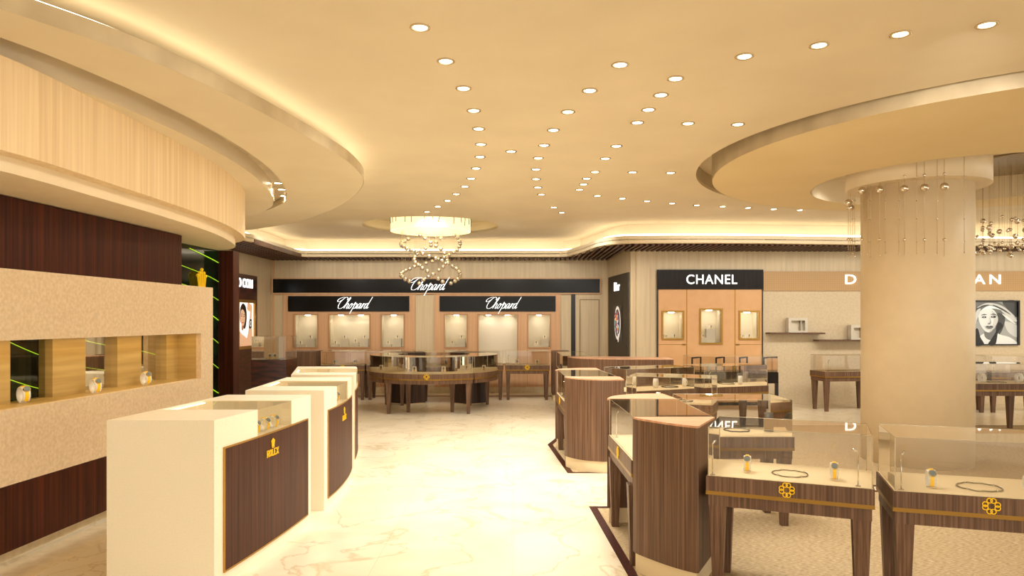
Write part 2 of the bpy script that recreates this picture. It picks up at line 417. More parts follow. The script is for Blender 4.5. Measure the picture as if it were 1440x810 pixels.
# ---------------------------------------------------------------- ceiling
ZC = 3.3
hole = circ(5.3, 7.6, 3.25, 96); rec = circ(-1.47, 13.0, 1.22, 64)
struct(MB().holed([(-7,-3),(14,-3),(14,17),(-7,17)], [hole, rec], ZC, ZC+.04).build('ceiling', M['plaster']))
struct(MB().holed([(1.9,4.2),(8.7,4.2),(8.7,11),(1.9,11)], [], 3.5, 3.53).build('ceiling_recess', M['plaster']))
struct(MB().wall(circ(5.3,7.6,3.25,96), ZC+.04, 3.5, True).build('ceiling_recess_side', M['fascia'], smooth=True, weld=False))
struct(MB().holed(circ(5.28,7.47,3.08,96), [circ(5.2,8.4,1.58,72)], 3.2, 3.5).build('ceiling_disc', M['disc']))
struct(MB().wall(circ(5.28,7.47,3.084,96), 3.2, 3.5, True).build('trim_3', M['fascia'], smooth=True))
struct(MB().wall(circ(5.2,8.4,1.575,72), 3.2, 3.5, True).build('trim_4', M['plaster'], smooth=True))
# chandelier recess
struct(MB().cyl(-1.47,13.0,1.28, ZC+.2, ZC+.23, 64).build('ceiling_recess', M['plaster']))
struct(MB().wall(circ(-1.47,13.0,1.22,64), ZC, ZC+.2, True).build('trim_5', M['plaster'], smooth=True))
def strip(pts, z, r=.012, name='cove_light', parent=None): return MB().tube([(p[0],p[1],z) for p in pts], r, 6).build(name, M['warm'], parent)
# left tiers
R2 = crom([(-7,-1.5),(-4.6,.2),(-3.3,2.0),(-2.42,3.4),(-2.13,3.9),(-1.94,4.4),(-1.77,5.1),(-1.62,5.94),(-1.52,6.75),(-1.57,7.6),(-1.89,8.55),(-2.34,9.46),(-3.09,10.6),(-3.9,11.4),(-4.5,11.8),(-6,12.2)], 6)
R1 = crom([(-7,-.8),(-4.6,1.0),(-3.3,2.8),(-2.84,3.7),(-2.64,4.34),(-2.50,5.2),(-2.46,6.31),(-2.55,7.3),(-2.78,8.37),(-3.1,9.1),(-3.7,9.8),(-5,10.4),(-6,10.6)], 6)
R0 = crom([(-6,1.2),(-4.0,1.9),(-3.0,3.0),(-2.70,3.8),(-2.645,4.8),(-2.64,5.8),(-2.70,6.8),(-2.87,7.67),(-3.05,8.15),(-3.35,8.5),(-3.8,8.75),(-6,9.0)], 6)
def closeL(c): return [tuple(p) for p in c]+[(-8.2, c[-1][1]), (-8.2, c[0][1])]
G1 = offset(R1, .15, closed=False)
if sum((Vector(a)-Vector(b)).length for a, b in zip(G1[20:22], R2[20:22])) > sum((Vector(a)-Vector(b)).length for a, b in zip(offset(R1,-.16,False)[20:22], R2[20:22])): G1 = offset(R1, -.15, closed=False)
struct(MB().holed(closeL(R2), [], 3.14, 3.17).build('ceiling_tier_top', M['fascia']))
ring_outline = [tuple(p) for p in R2]+[tuple(p) for p in G1[::-1]]
struct(MB().holed(ring_outline, [], 3.07, 3.14).build('ceiling_tier', M['plaster']))
struct(MB().holed(closeL(R1), [], 3.0, 3.14).build('ceiling_tier', M['plaster']))
struct(MB().wall(offset(R2,.003 if G1[30].x > R1[30].x else -.003,False), 3.07, 3.17).build('trim_6', M['fascia'], smooth=True))
struct(MB().wall(offset(R1,.003 if G1[30].x > R1[30].x else -.003,False), 3.0, 3.14).build('trim_7', plain('metal_fascia', (226,212,184), .3, .3), smooth=True))
struct(MB().holed(closeL(R0), [], 2.5, 3.0).build('ceiling_drum', M['bamboo']))
sgn = 1 if G1[30].x > R1[30].x else -1
Rs = offset(R0, -.10*sgn, False)
mb = MB(); Rm = offset(R0, -.02*sgn, False); Rq = offset(R0, -.045*sgn, False)
mb.holed(closeL(Rs), [], 2.412, 2.5)
struct(mb.build('ceiling_soffit', M['stone'] if False else M['column']))
cl = offset(R2, -.10*sgn, False)
t = strip(cl[10:-4], 3.20, .014); struct(t)

# perimeter soffit with cove
lip = crom([(-5.6,11.0),(-4.5,11.9),(-4.46,13.6),(-4.45,15.0)],4)+crom([(-4.3,15.1),(1.0,15.1)],2)+crom([(1.15,15.0),(1.4,13.9),(1.55,13.0),(1.8,12.55),(2.3,12.4),(4,12.4),(7,12.7),(14,13.2)],6)
lip = [Vector(p) for p in lip]
outer = [tuple(p) for p in lip]+[(14,17),(-5.6,17)]
lipin = [Vector(p) for p in offset(lip, -.28, False)]
if lipin[len(lipin)//2].y < lip[len(lip)//2].y: lipin = [Vector(p) for p in offset(lip, .28, False)]; ls = 1
else: ls = -1
mb = MB().holed([tuple(p) for p in lip]+[tuple(p) for p in offset(lip, .14*ls, False)[::-1]], [], 2.93, 3.06)
struct(mb.build('ceiling_soffit', M['plaster']))
struct(MB().holed(outer, [], 2.985, 3.0).build('ceiling_soffit', M['slat']))
mb = MB().wall(offset(lip, .34*ls, False), 3.0, ZC); mb.build('cove_back', M['plaster'])['kind'] = 'structure'
struct(strip(offset(lip, .17*ls, False), 3.085, .022))
# slats, running toward the wall
def lip_y(x):
    best = None
    for i in range(len(lip)-1):
        a, b = lip[i], lip[i+1]
        if (a.x-x)*(b.x-x) <= 0 and abs(a.x-b.x) > 1e-6:
            y = a.y+(b.y-a.y)*(x-a.x)/(b.x-a.x); best = y if best is None else min(best, y)
    return best
mb = MB(); x = -5.25
while x < 11:
    y0 = lip_y(x)
    y1 = 15.765 if x < 2.05 else 13.715
    if y0 is not None and y0+.16 < y1: mb.box(x, x+.045, y0+.16, y1, 2.905, 2.985)
    x += .1
struct(mb.build('ceiling_slats', M['slat']))

# downlights
dl0 = thing('downlight', 'x', 'ceiling light', (0,0,0))
mb = MB(); rr = [(.058,0),(.060,-.006),(.052,-.010),(.042,-.004),(.040,.004)]
seg = 24; rings = [[mb.bm.verts.new((r*math.cos(2*PI*k/seg), r*math.sin(2*PI*k/seg), z)) for k in range(seg)] for r, z in rr]
for i in range(len(rr)-1):
    for k in range(seg): mb.bm.faces.new((rings[i][k], rings[i][(k+1)%seg], rings[i+1][(k+1)%seg], rings[i+1][k]))
mb.build('trim_ring', M['lamprim'], dl0, smooth=True)
MB().cyl(0,0,.040,-.0045,-.002,20).build('lamp_face', M['lamp'], dl0)
ld = bpy.data.lights.new('downlight_beam', 'SPOT'); ld.energy = 26.5; ld.spot_size = 2.3; ld.spot_blend = .8; ld.shadow_soft_size = .06; ld.color = (1,.965,.89)
lo = bpy.data.objects.new('downlight_beam', ld); COL.objects.link(lo); lo.parent = dl0; lo.location = (0,0,-.03)
ordn = ['first','second','third','fourth','fifth','sixth','seventh','eighth','ninth','tenth','eleventh','twelfth','thirteenth','fourteenth']
first = True
def row(pts, desc, grp, z=ZC, scale=1.6, ox=540, light=True, obj=None):
    global first
    for i, (a, b) in enumerate(pts):
        p = G(ox+a/scale, b/scale, z) if scale else G(a, b, z)
        if first: o = dl0; first = False
        else: o = copy_tree(dl0)
        o.location = (p.x, p.y, z-.0005)
        tag(o, 'round recessed downlight, %s %s' % (ordn[i], desc), 'ceiling light', grp)
row([(81,61),(139,137),(179,198),(202,248),(213,289),(218,324),(216,352),(207,378),(196,401),(182,419),(163,436),(143,451),(121,464),(97,476)], 'from the camera in the leftmost curved row', 'downlights in the leftmost curved row')
row([(531,145),(463,203),(414,251),(381,292),(360,326),(347,355),(342,380),(342,402),(346,421),(354,437),(382,466),(400,478)], 'from the camera in the middle curved row', 'downlights in the middle curved row')
row([(656,176),(623,213),(595,246),(570,275)], 'from the camera in the short row right of the middle curve', 'downlights in the short right row')
row([(684,277),(796,279)], 'left to right of the pair beside the ochre disc', 'pair of downlights beside the disc')
row([(811,126),(979,101),(1162,76),(1356,55)], 'left to right in the nearest row above the ochre disc', 'downlights in the nearest right-hand row')
row([(523,328),(498,356),(475,386),(456,401),(449,414),(440,426)], 'from the camera in the short far row left of the disc', 'downlights in the short far row')
row([(559,387),(645,388)], 'left to right of the pair left of the disc tip', 'pair of downlights left of the disc tip')
row([(286,340)], 'and only one standing alone between two curved rows', 'lone downlight')
row([(480,440),(536,446),(592,452),(648,457),(704,461),(762,464),(819,467),(877,470),(936,472)], 'left to right in the farthest row before the cove', 'downlights in the farthest row')
row([(391,257),(396,266),(399,275),(399,282),(395,289),(390,295)], 'from the camera in the groove of the left ceiling tier', 'downlights in the ceiling groove', z=3.14, scale=1, ox=0)

# ---------------------------------------------------------------- back walls
YB = 15.8
def xb(px, D=YB): return (px-CX)/F*D
def zb(py, D=YB): return EYE-(py-HZ)/F*D
def ytf(y): return lambda u, v, w: (u, y-w, v)
def rc(x0, x1, z0, z1): return [(x0,z0),(x1,z0),(x1,z1),(x0,z1)]
cn = []
for (a, b, c, d) in ((415,447,443,488),(464,520,443,488),(537,568,443,488),(626,656.4,443,488),(743,773,443,488)):
    cn.append((xb(a),xb(b),zb(d),zb(c)))
big = (xb(673),xb(727),zb(511),zb(443)); alln = cn+[big]
wb = MB().holed(rc(-5.33,2.2,0,3.0), [rc(*n) for n in alln], 0, -.03, ytf(YB))
struct(wb.build('wall_back', M['ash']))
struct(MB().box(-5.33, 2.06, YB-.03, YB, 0, zb(544)).build('baseboard_back', M['baseboard']))
# vertical joints
mb = MB()
for px in (384.5,): mb.box(xb(px)-.02, xb(px)+.02, YB-.02, YB-.001, 0, 2.93)
struct(mb.build('trim_8', M['peach']))
mb = MB().box(xb(803), xb(809), YB-.02, YB+.0, .02, zb(414)); struct(mb.build('trim_9', M['blackm']))
def niche(parent, n, y0, depth, lining, glow=True, pane=True):
    x0, x1, z0, z1 = n; y1 = y0+depth
    mb = MB()
    mb.poly3([(x0,y1,z0),(x1,y1,z0),(x1,y1,z1),(x0,y1,z1)]); mb.poly3([(x0,y0,z0),(x0,y1,z0),(x0,y1,z1),(x0,y0,z1)])
    mb.poly3([(x1,y0,z0),(x1,y1,z0),(x1,y1,z1),(x1,y0,z1)]); mb.poly3([(x0,y0,z0),(x1,y0,z0),(x1,y1,z0),(x0,y1,z0)])
    mb.poly3([(x0,y0,z1),(x1,y0,z1),(x1,y1,z1),(x0,y1,z1)])
    mb.build('niche_lining', lining, parent, normals=False)
    k = 2 if (x1-x0) > .7 else 1
    ls_ = MB()
    for i in range(k):
        cx = x0+(x1-x0)*(i+.5)/k; ls_.box(cx-.05, cx+.05, y1-.2, y1-.15, z1-.008, z1-.002)
    ls_.build('niche_lamp', plain('niche_lamp_glow', (255,244,222), .5, emis=45), parent)
    if pane: MB().poly3([(x0,y0-.005,z0),(x1,y0-.005,z0),(x1,y0-.005,z1),(x0,y0-.005,z1)]).build('glass_pane', M['glass2'], parent)
def rect_frame(mb, x0, x1, z0, z1, y, t, d):
    mb.holed(rc(x0-t,x1+t,z0-t,z1+t), [rc(x0,x1,z0,z1)], 0, d, ytf(y)); return mb

# script lettering
def script_letters(mb, tf0, h):
    """the word Chopard in a copperplate hand; h = height of the capital"""
    k = h/1.5; sl = .5
    tf = lambda u, v, w: tf0((u+v*sl)*k, v*k, w)
    S = [
     [(1.02,1.15),(1.0,1.4),(.78,1.52),(.5,1.35),(.28,.95),(.2,.5),(.32,.1),(.62,0),(.9,.14),(1.1,.45)],
     [(.62,1.5),(.3,1.5),(-.05,1.35),(-.22,1.1),(-.12,.92),(.1,.95),(.35,1.15)],
     [(1.1,.45),(1.25,.9),(1.36,1.35),(1.30,1.5),(1.2,1.3),(1.16,.7),(1.12,.02)],
     [(1.13,.3),(1.28,.62),(1.42,.68),(1.48,.5),(1.42,.15),(1.5,.0),(1.66,.2)],
     [(1.98,.55),(1.88,.68),(1.72,.5),(1.7,.15),(1.8,0),(1.95,.12),(2.0,.42),(1.92,.66),(2.05,.5),(2.2,.5)],
     [(2.2,.5),(2.32,.85),(2.3,.2),(2.24,-.7)],
     [(2.28,.35),(2.42,.65),(2.58,.66),(2.64,.4),(2.56,.08),(2.42,0),(2.28,.12)],
     [(2.56,.05),(2.72,.12),(2.85,.35)],
     [(3.12,.6),(2.98,.7),(2.82,.5),(2.78,.15),(2.88,0),(3.02,.15),(3.14,.5)],
     [(3.17,.68),(3.12,.2),(3.2,0),(3.36,.25)],
     [(3.36,.25),(3.46,.7),(3.44,.3),(3.42,0)],[(3.43,.25),(3.52,.56),(3.68,.66),(3.74,.55)],
     [(4.08,.6),(3.94,.7),(3.78,.5),(3.74,.15),(3.84,0),(3.98,.15),(4.1,.5)],
     [(4.22,1.55),(4.16,1.0),(4.1,.3),(4.16,0),(4.34,.2)]]
    for s in S:
        pts = crom([Vector(p) for p in s], 5)
        mb.ribbon(pts, lambda d: .035+.04*max(0, abs(d.y))**1.5, tf, .012/1)
    return mb
SW = (4.4+.5)/1.5     # width/height of the word

# Chopard facade
t = thing('fascia_sign', 'long black gloss fascia band with white script Chopard and copper edging', 'sign', (xb(614), YB, zb(412)))
MB().box(xb(385), xb(843), YB-.06, YB, zb(412), zb(392.5)).build('panel', M['black'], t)
rect_frame(MB(), xb(385), xb(843), zb(412), zb(392.5), YB-.001, .025, .07).build('edging', M['peach'], t)
hh = .27
mb = MB(); script_letters(mb, lambda u, v, w: (xb(573)+u+.03, YB-.065-w, zb(408)+v), hh); mb.build('lettering', M['sign'], t)
def portal(x0p, x1p, sx0, sx1, ns, label, textx):
    t = thing('display_cabinet', label, 'display cabinet', (xb((x0p+x1p)/2), YB, zb(544)))
    x0, x1 = xb(x0p), xb(x1p)
    MB().holed(rc(x0,x1,zb(544),zb(413.8)), [rc(*n) for n in ns], .001, .04, ytf(YB)).build('facade', M['peach'], t)
    fr = MB()
    for n in ns: rect_frame(fr, *n, YB-.04, .03, .02)
    fr.build('niche_frame', plain('darker_peach_wood', (196,148,104), .45), t)
    s = MB().box(xb(sx0), xb(sx1), YB-.07, YB-.04, zb(438), zb(416.5)).build('sign_board', M['black'], t)
    mb = MB(); script_letters(mb, lambda u, v, w: (xb(textx)+u+.03, YB-.075-w, zb(434)+v), .245); mb.build('lettering', M['sign'], s)
    mb = MB()
    for i in range(4):
        a = x0+.12+(x1-x0-.24)*i/4; b = x0+.12+(x1-x0-.24)*(i+1)/4
        if ns is alln_r and i in (1,2): continue
        rect_frame(mb, a+.03, b-.03, zb(541), zb(496), YB-.04, .012, .006)
    mb.build('panel_moulding', plain('moulding_peach', (190,142,98), .5), t)
    for n in ns: niche(t, n, YB, .28, M['nichewall'], pane=(n is not big))
    return t
alln_l = cn[:3]; alln_r = cn[3:]+[big]
portal(399, 584, 406.3, 576, alln_l, 'peach wood display cabinet with black Chopard sign, left of the two', 471)
portal(611, 788, 618.5, 781, alln_r, 'peach wood display cabinet with black Chopard sign, right of the two', 679)
# door at right of the back wall
t = thing('panel_door', 'narrow pale wood panelled door in the far right corner', 'door', (xb(828), YB, 0))
MB().box(xb(811), xb(846), YB-.02, YB-.001, .02, zb(414)).build('door_leaf', M['ash'], t)
mb = rect_frame(MB(), xb(816), xb(841.5), .2, zb(422), YB-.02, .018, .012); mb.build('moulding', plain('ash_moulding', (150,124,88), .5), t)
t.name = 'door_1'; t['kind'] = 'structure'
for k in ('label','category'): del t[k]

# small watch figures in the niches and far cases
def mini(name, parts): pass
mw = thing('watch', 'x', 'watch', (0,0,0))
mb = MB().frustum(0,0,.03,0,.022,.07); mb.build('display_stand', M['whitep'], mw)
mb = MB().box(-.010,.010,-.034,-.026,.005,.066); mb.build('strap', M['gold'], mw)
mb = MB().sphere((0,-.034,.045), .014, 10, 6, (1,.5,1)); mb.build('watch_case', M['dial'], mw)
mw_used = False
def put_mini(loc, label, grp, rz=0, s=1):
    global mw_used
    o = mw if not mw_used else copy_tree(mw); mw_used = True
    o.location = loc; o.rotation_euler.z = rz; o.scale = (s,s,s); tag(o, label, 'watch', grp); return o
def nplinth(x, y, z, h, w, label, grp):
    mb = MB().box(x-w/2, x+w/2, y-.06, y+.06, z, z+h); o = mb.build('display_plinth', M['plinthgrey']); 
    tag(o, label, 'plinth', grp)
def niche_set(n, items, desc):
    z = n[2]
    hn = {'tall':.18,'low':.055,'mid':.09,'none':0}
    pos = ordn
    for i, (px, kind) in enumerate(items):
        x = xb(px, YB+.12)
        h = hn[kind]
        if h: nplinth(x, YB+.13, z+.002, h, .17 if kind == 'tall' else .15, 'grey %s display plinth, %s from left in %s' % ('tall' if kind == 'tall' else 'low', pos[i], desc), 'plinths in the Chopard wall niches')
        s = 1.1 if h else .55
        put_mini((x, YB+(.13 if h else .06), z+.003+h), '%s watch, %s from left in %s' % ('gold-strapped' if h else 'tiny white', pos[i], desc), 'watches in the Chopard wall niches', 0, s)
niche_set(cn[0], [(423,'low'),(431.5,'none'),(437,'tall')], 'leftmost niche of the left Chopard cabinet')
niche_set(cn[1], [(472,'low'),(478.8,'none'),(485,'tall'),(500,'mid'),(507.5,'none'),(513,'tall')], 'wide middle niche of the left Chopard cabinet')
niche_set(cn[2], [(546,'low'),(553,'none'),(559,'tall')], 'right niche of the left Chopard cabinet')
niche_set(cn[3], [(636,'low'),(642,'none'),(649,'tall')], 'left niche of the right Chopard cabinet')
niche_set(cn[4], [(754,'low'),(760,'none'),(766,'tall')], 'right niche of the right Chopard cabinet')

# left side wall with dark sign panel
XL = -5.3
struct(MB().box(XL-.05, XL, 8.9, YB+.05, 0, 3.0).build('wall_left', M['ash']))
t = thing('sign_panel', 'tall dark rosewood wall panel with white letters and lit portrait', 'sign panel', (XL+.02, 14.2, 0))
MB().box(XL, XL+.04, 13.3, 14.83, 0, 2.50).build('panel', M['rosewood'], t)
mb = MB(); mb.text('OIO COM', frame_tf((XL+.045, 14.0, 2.24), (0,1,0), (0,0,1), (1,0,0)), .25, .002, .02, sx=.95)
mb.build('lettering', M['sign'], t)
fr = MB().holed([(13.68,1.03),(14.62,1.03),(14.62,2.0),(13.68,2.0)], [[(13.74,1.09),(14.56,1.09),(14.56,1.94),(13.74,1.94)]], 0, .05, lambda u, v, w: (XL+.04+w, u, v)).build('portrait_frame', M['brass2'], t)

def portrait(mb, tf, cols, polys):
    for i, (ci, pts) in enumerate(polys):
        mb.mi = ci
        mb.poly3([tf(x, y, .0012*(i+1)) for x, y in pts])
def ell(cx, cy, rx, ry, n=20, a=0):
    return [(cx+rx*math.cos(2*PI*k/n)*math.cos(a)-ry*math.sin(2*PI*k/n)*math.sin(a), cy+rx*math.cos(2*PI*k/n)*math.sin(a)+ry*math.sin(2*PI*k/n)*math.cos(a)) for k in range(n)]
def sm(pts): return [tuple(p) for p in crom(pts, 4, True)]
pm = [plain('poster_white', (255,252,248), .5, emis=.9), plain('poster_skin', (232,184,146), .5, emis=.45), plain('poster_hair', (42,26,22), .5),
      plain('poster_lips', (190,60,60), .5, emis=.2), plain('poster_steel', (90,96,104), .5), plain('poster_shade', (196,140,104), .5, emis=.3)]
mb = MB(); ptf = lambda u, v, w: (XL+.055+w, 13.74+u*.82, 1.09+v*.85)
portrait(mb, ptf, None, [
 (0, [(0,0),(1,0),(1,1),(0,1)]),
 (2, sm([(.12,.62),(.15,.88),(.32,.98),(.5,.9),(.56,.7),(.52,.5),(.45,.4),(.3,.42),(.2,.5)])),
 (1, sm([(.0,.42),(.2,.3),(.5,.2),(.8,.02),(.3,-.0),(.0,.0)])),
 (1, sm([(.45,.0),(.62,.3),(.72,.6),(.78,.95),(.9,.92),(.88,.6),(.92,.3),(.9,.02)])),
 (1, sm([(.55,.86),(.62,1.0),(.8,.96),(.84,.84),(.7,.8)])),
 (1, sm([(.14,.62),(.17,.8),(.3,.84),(.42,.74),(.42,.58),(.32,.46),(.2,.48)])),
 (5, sm([(.2,.47),(.32,.46),(.3,.36),(.2,.38)])),
 (2, ell(.22,.69,.035,.012)), (2, ell(.35,.68,.035,.012)), (2, ell(.22,.735,.045,.008)), (2, ell(.36,.725,.045,.008)),
 (5, ell(.28,.61,.015,.03)), (3, ell(.27,.54,.045,.016)),
 (4, sm([(.66,.42),(.82,.42),(.84,.6),(.68,.6)])), (0, ell(.76,.51,.05,.06)), (4, ell(.76,.51,.04,.045)),
])
mb.mi = 0; mb.build('portrait', pm, t, normals=False)

# rosewood counter with glass case on the left
D0 = 12.6; x0 = xb(353,D0); x1 = xb(402.5,D0)
t = thing('display_counter', 'dark rosewood counter with tall glass case beside the lit portrait', 'display counter', ((x0+x1)/2, 12.9, 0))
MB().box(x0, x1, D0, 13.25, 0, .9).build('counter_body', M['rosewood'], t)
def glass_box(parent, out, z0, z1, back=True, name='glass_case', top=True, skip=(), corner=4):
    out = ccw([tuple(p) for p in out]); n = len(out)
    mb = MB()
    for i in range(n):
        if i in skip: continue
        mb.wall([out[i], out[(i+1)%n]], z0, z1)
    if top: mb.flat(out, z1)
    mb.mi = 1
    for i in range(n):
        a, b, c = Vector(out[i-1]), Vector(out[i]), Vector(out[(i+1)%n])
        if (b-a).angle(c-b, 0) > .35: mb.box(b.x-.002, b.x+.002, b.y-.002, b.y+.002, z0, z1)
    mb.tube([(p[0],p[1],z1) for p in out], .0016, 4, True)
    mb.mi = 0
    return mb.build(name, [M['glass'], M['glassedge']], parent, normals=False)
glass_box(t, [(x0+.01,D0+.01),(x1-.01,D0+.01),(x1-.01,13.24),(x0+.01,13.24)], .9, 1.31)
for i, px in enumerate((381, 388)):
    put_mini((xb(px,12.8), 12.8, .902), 'gold watch stand, %s of the two in the rosewood counter case' % ('left','right')[i], 'watches on the rosewood counter', 0, 1.5)

# ---------------------------------------------------------------- right-hand walls
YR = 13.75
def xr(px): return xb(px, YR)
def zr(py): return zb(py, YR)
struct(MB().prism([(2.09,15.79),(2.27,YR+.02),(2.33,YR+.02),(2.15,15.79)], 0, 3.0).build('wall_side', M['ash']))
# pilaster
pil = [(2.26,YR+.06),(2.27,YR-.02),(2.36,YR-.02),(2.37,YR-.07),(2.62,YR-.07),(2.63,YR-.02),(2.74,YR-.02),(2.74,YR+.06)]
struct(MB().prism(pil, 0, 3.0).build('wall_corner_pilaster', M['ash']))
# dark panel on the side wall
def sd(u, v, w):       # u = D
    x = 2.09+(16.0-u)*(.18/2.25); return (x-w, u, v)
t = thing('sign_panel', 'charcoal wall panel with white Dior letters and colourful oval dial picture', 'sign panel', (2.2, 14.6, 0))
MB().holed([(13.80,0),(15.55,0),(15.55,zb(383,13.85)),(13.80,zb(383,13.85))], [], .001, .04, sd).build('panel', M['grill'], t)
mb = MB(); mb.text('Dior', lambda a, b, c: sd(14.72-a, 2.2+b, .04+c), .26, .002, .015, sx=1.0); mb.build('lettering', M['sign'], t)
mb = MB(); mb.mi = 0
mb.poly3([sd(u, v, .05) for u, v in ((15.0,1.18),(14.25,1.18),(14.25,1.9),(15.0,1.9))])
cols = [(16,13,11),(240,232,220),(60,80,150),(206,60,90),(230,160,60),(60,150,150),(120,60,120),(30,30,40)]
pmm = [plain('dial_colour_%s' % 'abcdefgh'[i], c, .4, emis=.5 if i else 0) for i, c in enumerate(cols)]
mb.mi = 1; mb.poly3([sd(14.62+a, 1.54+b, .054) for a, b in ell(0,0,.27,.34,28)])
mb.mi = 7; mb.poly3([sd(14.62+a, 1.54+b, .057) for a, b in ell(0,0,.22,.28,28)])
for k in range(60):
    r = math.sqrt(random.random())*.9; a = random.random()*2*PI
    mb.mi = random.randint(2,6) if k % 5 else 1
    mb.poly3([sd(14.62+r*.19*math.cos(a)+u, 1.54+r*.25*math.sin(a)+v, .060+k*.0004) for u, v in ell(0,0,.035,.035,7)])
mb.mi = 1; mb.poly3([sd(14.40+a, 1.24+b, .09) for a, b in ell(0,0,.05,.09,10)])
mb.mi = 0; mb.build('dial_picture', pmm, t, normals=False)
mb = MB().holed([(15.62,0),(15.66,0),(15.66,zb(383,13.85)),(15.62,zb(383,13.85))], [], .001, .02, sd); struct(mb.build('floor_strip_10', M['blackm']))

# right back wall
ch = [(xr(932),xr(959),zr(475.5),zr(439)),(xr(985),xr(1013),zr(482),zr(436)),(xr(1040),xr(1065),zr(475.5),zr(439))]
struct(MB().holed(rc(2.7,14,0,3.0), [rc(*n) for n in ch], 0, -.03, ytf(YR)).build('wall_right_back', M['ash']))
struct(MB().box(xr(1072), 14, YR-.015, YR-.001, 0, zr(409)).build('wall_covering', M['textile']))
t = thing('display_cabinet', 'apricot wall cabinet with gold framed niches under the CHANEL sign', 'display cabinet', (xr(998), YR, 0))
MB().holed(rc(xr(925),xr(1070.5),.03,zr(407)), [rc(*n) for n in ch], .001, .04, ytf(YR)).build('facade', M['chanel'], t)
sg = MB().box(xr(923.5), xr(1071.7), YR-.07, YR-.001, zr(407), zr(379.5)).build('sign_board', M['chanel_black'], t)
mb = MB(); mb.text('CHANEL', lambda a, b, c: (xr(999)+a, YR-.072-c, zr(399.5)+b), .255, .001, .012, sx=.94, space=1.08); mb.build('lettering', M['sign'], sg)
MB().box(xr(923.5), xr(925), YR-.055, YR-.001, 0, zr(407)).box(xr(1070.3), xr(1071.7), YR-.055, YR-.001, 0, zr(407)).box(xr(925), xr(1070.5), YR-.05, YR-.001, 0, .03).build('black_edging', M['blackm'], t)
mb = MB()
for px in (965,1032.7): mb.box(xr(px)-.008, xr(px)+.008, YR-.045, YR-.039, .03, zr(407))
mb.build('gold_joint', M['brass2'], t)
mb = MB().box(xr(925), xr(965), YR-.043, YR-.0395, zr(484.7), zr(484.2)).box(xr(1033), xr(1070), YR-.043, YR-.0395, zr(484.7), zr(484.2)); mb.build('drawer_joint', M['brass'], t)
for px in (961, 1036.5): MB().box(xr(px)-.03, xr(px)+.03, YR-.06, YR-.04, zr(485.3), zr(483.5)).build('handle', M['brass'], t)
for n in ch:
    rect_frame(MB(), *n, YR-.04, .03, .025).build('gold_frame', M['brass2'], t)
    niche(t, n, YR, .28, M['nichewall'])
yy = YR+.12
def chx(px): return xb(px, yy)
put_mini((chx(935.5), yy, ch[0][2]+.003), 'watch stand, left of the two in the left CHANEL niche', 'watches in the CHANEL niches', .6, .9)
put_mini((chx(946.5), yy, ch[0][2]+.003), 'watch stand, right of the two in the left CHANEL niche', 'watches in the CHANEL niches', .6, 1.1)
nplinth(chx(998.5), yy+.02, ch[1][2]+.002, .26, .16, 'tall white plinth in the middle CHANEL niche', 'plinths in the middle CHANEL niche')
nplinth(chx(988.5), yy, ch[1][2]+.002, .1, .10, 'low white plinth left in the middle CHANEL niche', 'plinths in the middle CHANEL niche')
put_mini((chx(998), yy, ch[1][2]+.263), 'watch stand on the tall plinth in the middle CHANEL niche', 'watches in the CHANEL niches', .6, 1.1)
put_mini((chx(987), yy, ch[1][2]+.103), 'watch stand on the low plinth in the middle CHANEL niche', 'watches in the CHANEL niches', .6, .8)
put_mini((chx(1043), yy, ch[2][2]+.003), 'watch stand, left of the two in the right CHANEL niche', 'watches in the CHANEL niches', .6, .9)
put_mini((chx(1051.5), yy, ch[2][2]+.003), 'watch stand, right of the two in the right CHANEL niche', 'watches in the CHANEL niches', .6, 1.1)
# Damiani band
t = thing('fascia_sign', 'gold woven fascia band with wide-spaced white capitals DAMIAN', 'sign', (8, YR, zr(409)))
MB().box(xr(1072.5), 14, YR-.05, YR-.001, zr(409), zr(382)).build('band', M['weave'], t)
for c, px in (('D',1194),('A',1219),('M',1262),('I',1310),('A',1374.5),('N',1396.5)):
    MB().text(c, lambda a, b, cc, X=xr(px): (X+a, YR-.052-cc, zr(399.5)+b), .26, .001, .012, sx=1.25).build('letter', M['sign'], t)
# shelves and boxes
def shelf(p0, p1, py, label):
    tag(MB().box(xr(p0), xr(p1), YR-.27, YR-.016, zr(py)-.015, zr(py)+.015).build('wall_shelf', M['walnut']), label, 'shelf', 'floating wall shelves')
shelf(1076, 1152, 468.5, 'thin walnut floating shelf left of the column, the higher one')
shelf(1143, 1235, 478.5, 'thin walnut floating shelf left of the column, the lower one')
def presbox(px0, px1, py0, py1, yv, label):
    x0, x1, z1, z0 = xb(px0,yv), xb(px1,yv), zb(py0,yv), zr(py1)+.016
    t = thing('display_box', label, 'display box', ((x0+x1)/2, yv, z0))
    f = .05
    MB().holed(rc(x0,x1,z0,z1), [rc(x0+f,x1-f,z0+f*.7,z1-f)], 0, -.14, ytf(yv)).build('outer_frame', M['plinthgrey'], t)
    MB().box(x0+f, x1-f, yv+.1, yv+.12, z0+f*.7, z1-f).build('back_panel', M['nichewall'], t)
    MB().box((x0+x1)/2-.008+.06, (x0+x1)/2+.008+.06, yv+.02, yv+.1, z0+f*.7, z1-f).build('divider', M['steel'], t)
presbox(1109, 1136, 447, 468.5, YR-.2, 'pale open-front display box on the higher wall shelf')
presbox(1197, 1220, 457, 478.5, YR-.2, 'pale open-front display box on the lower wall shelf')

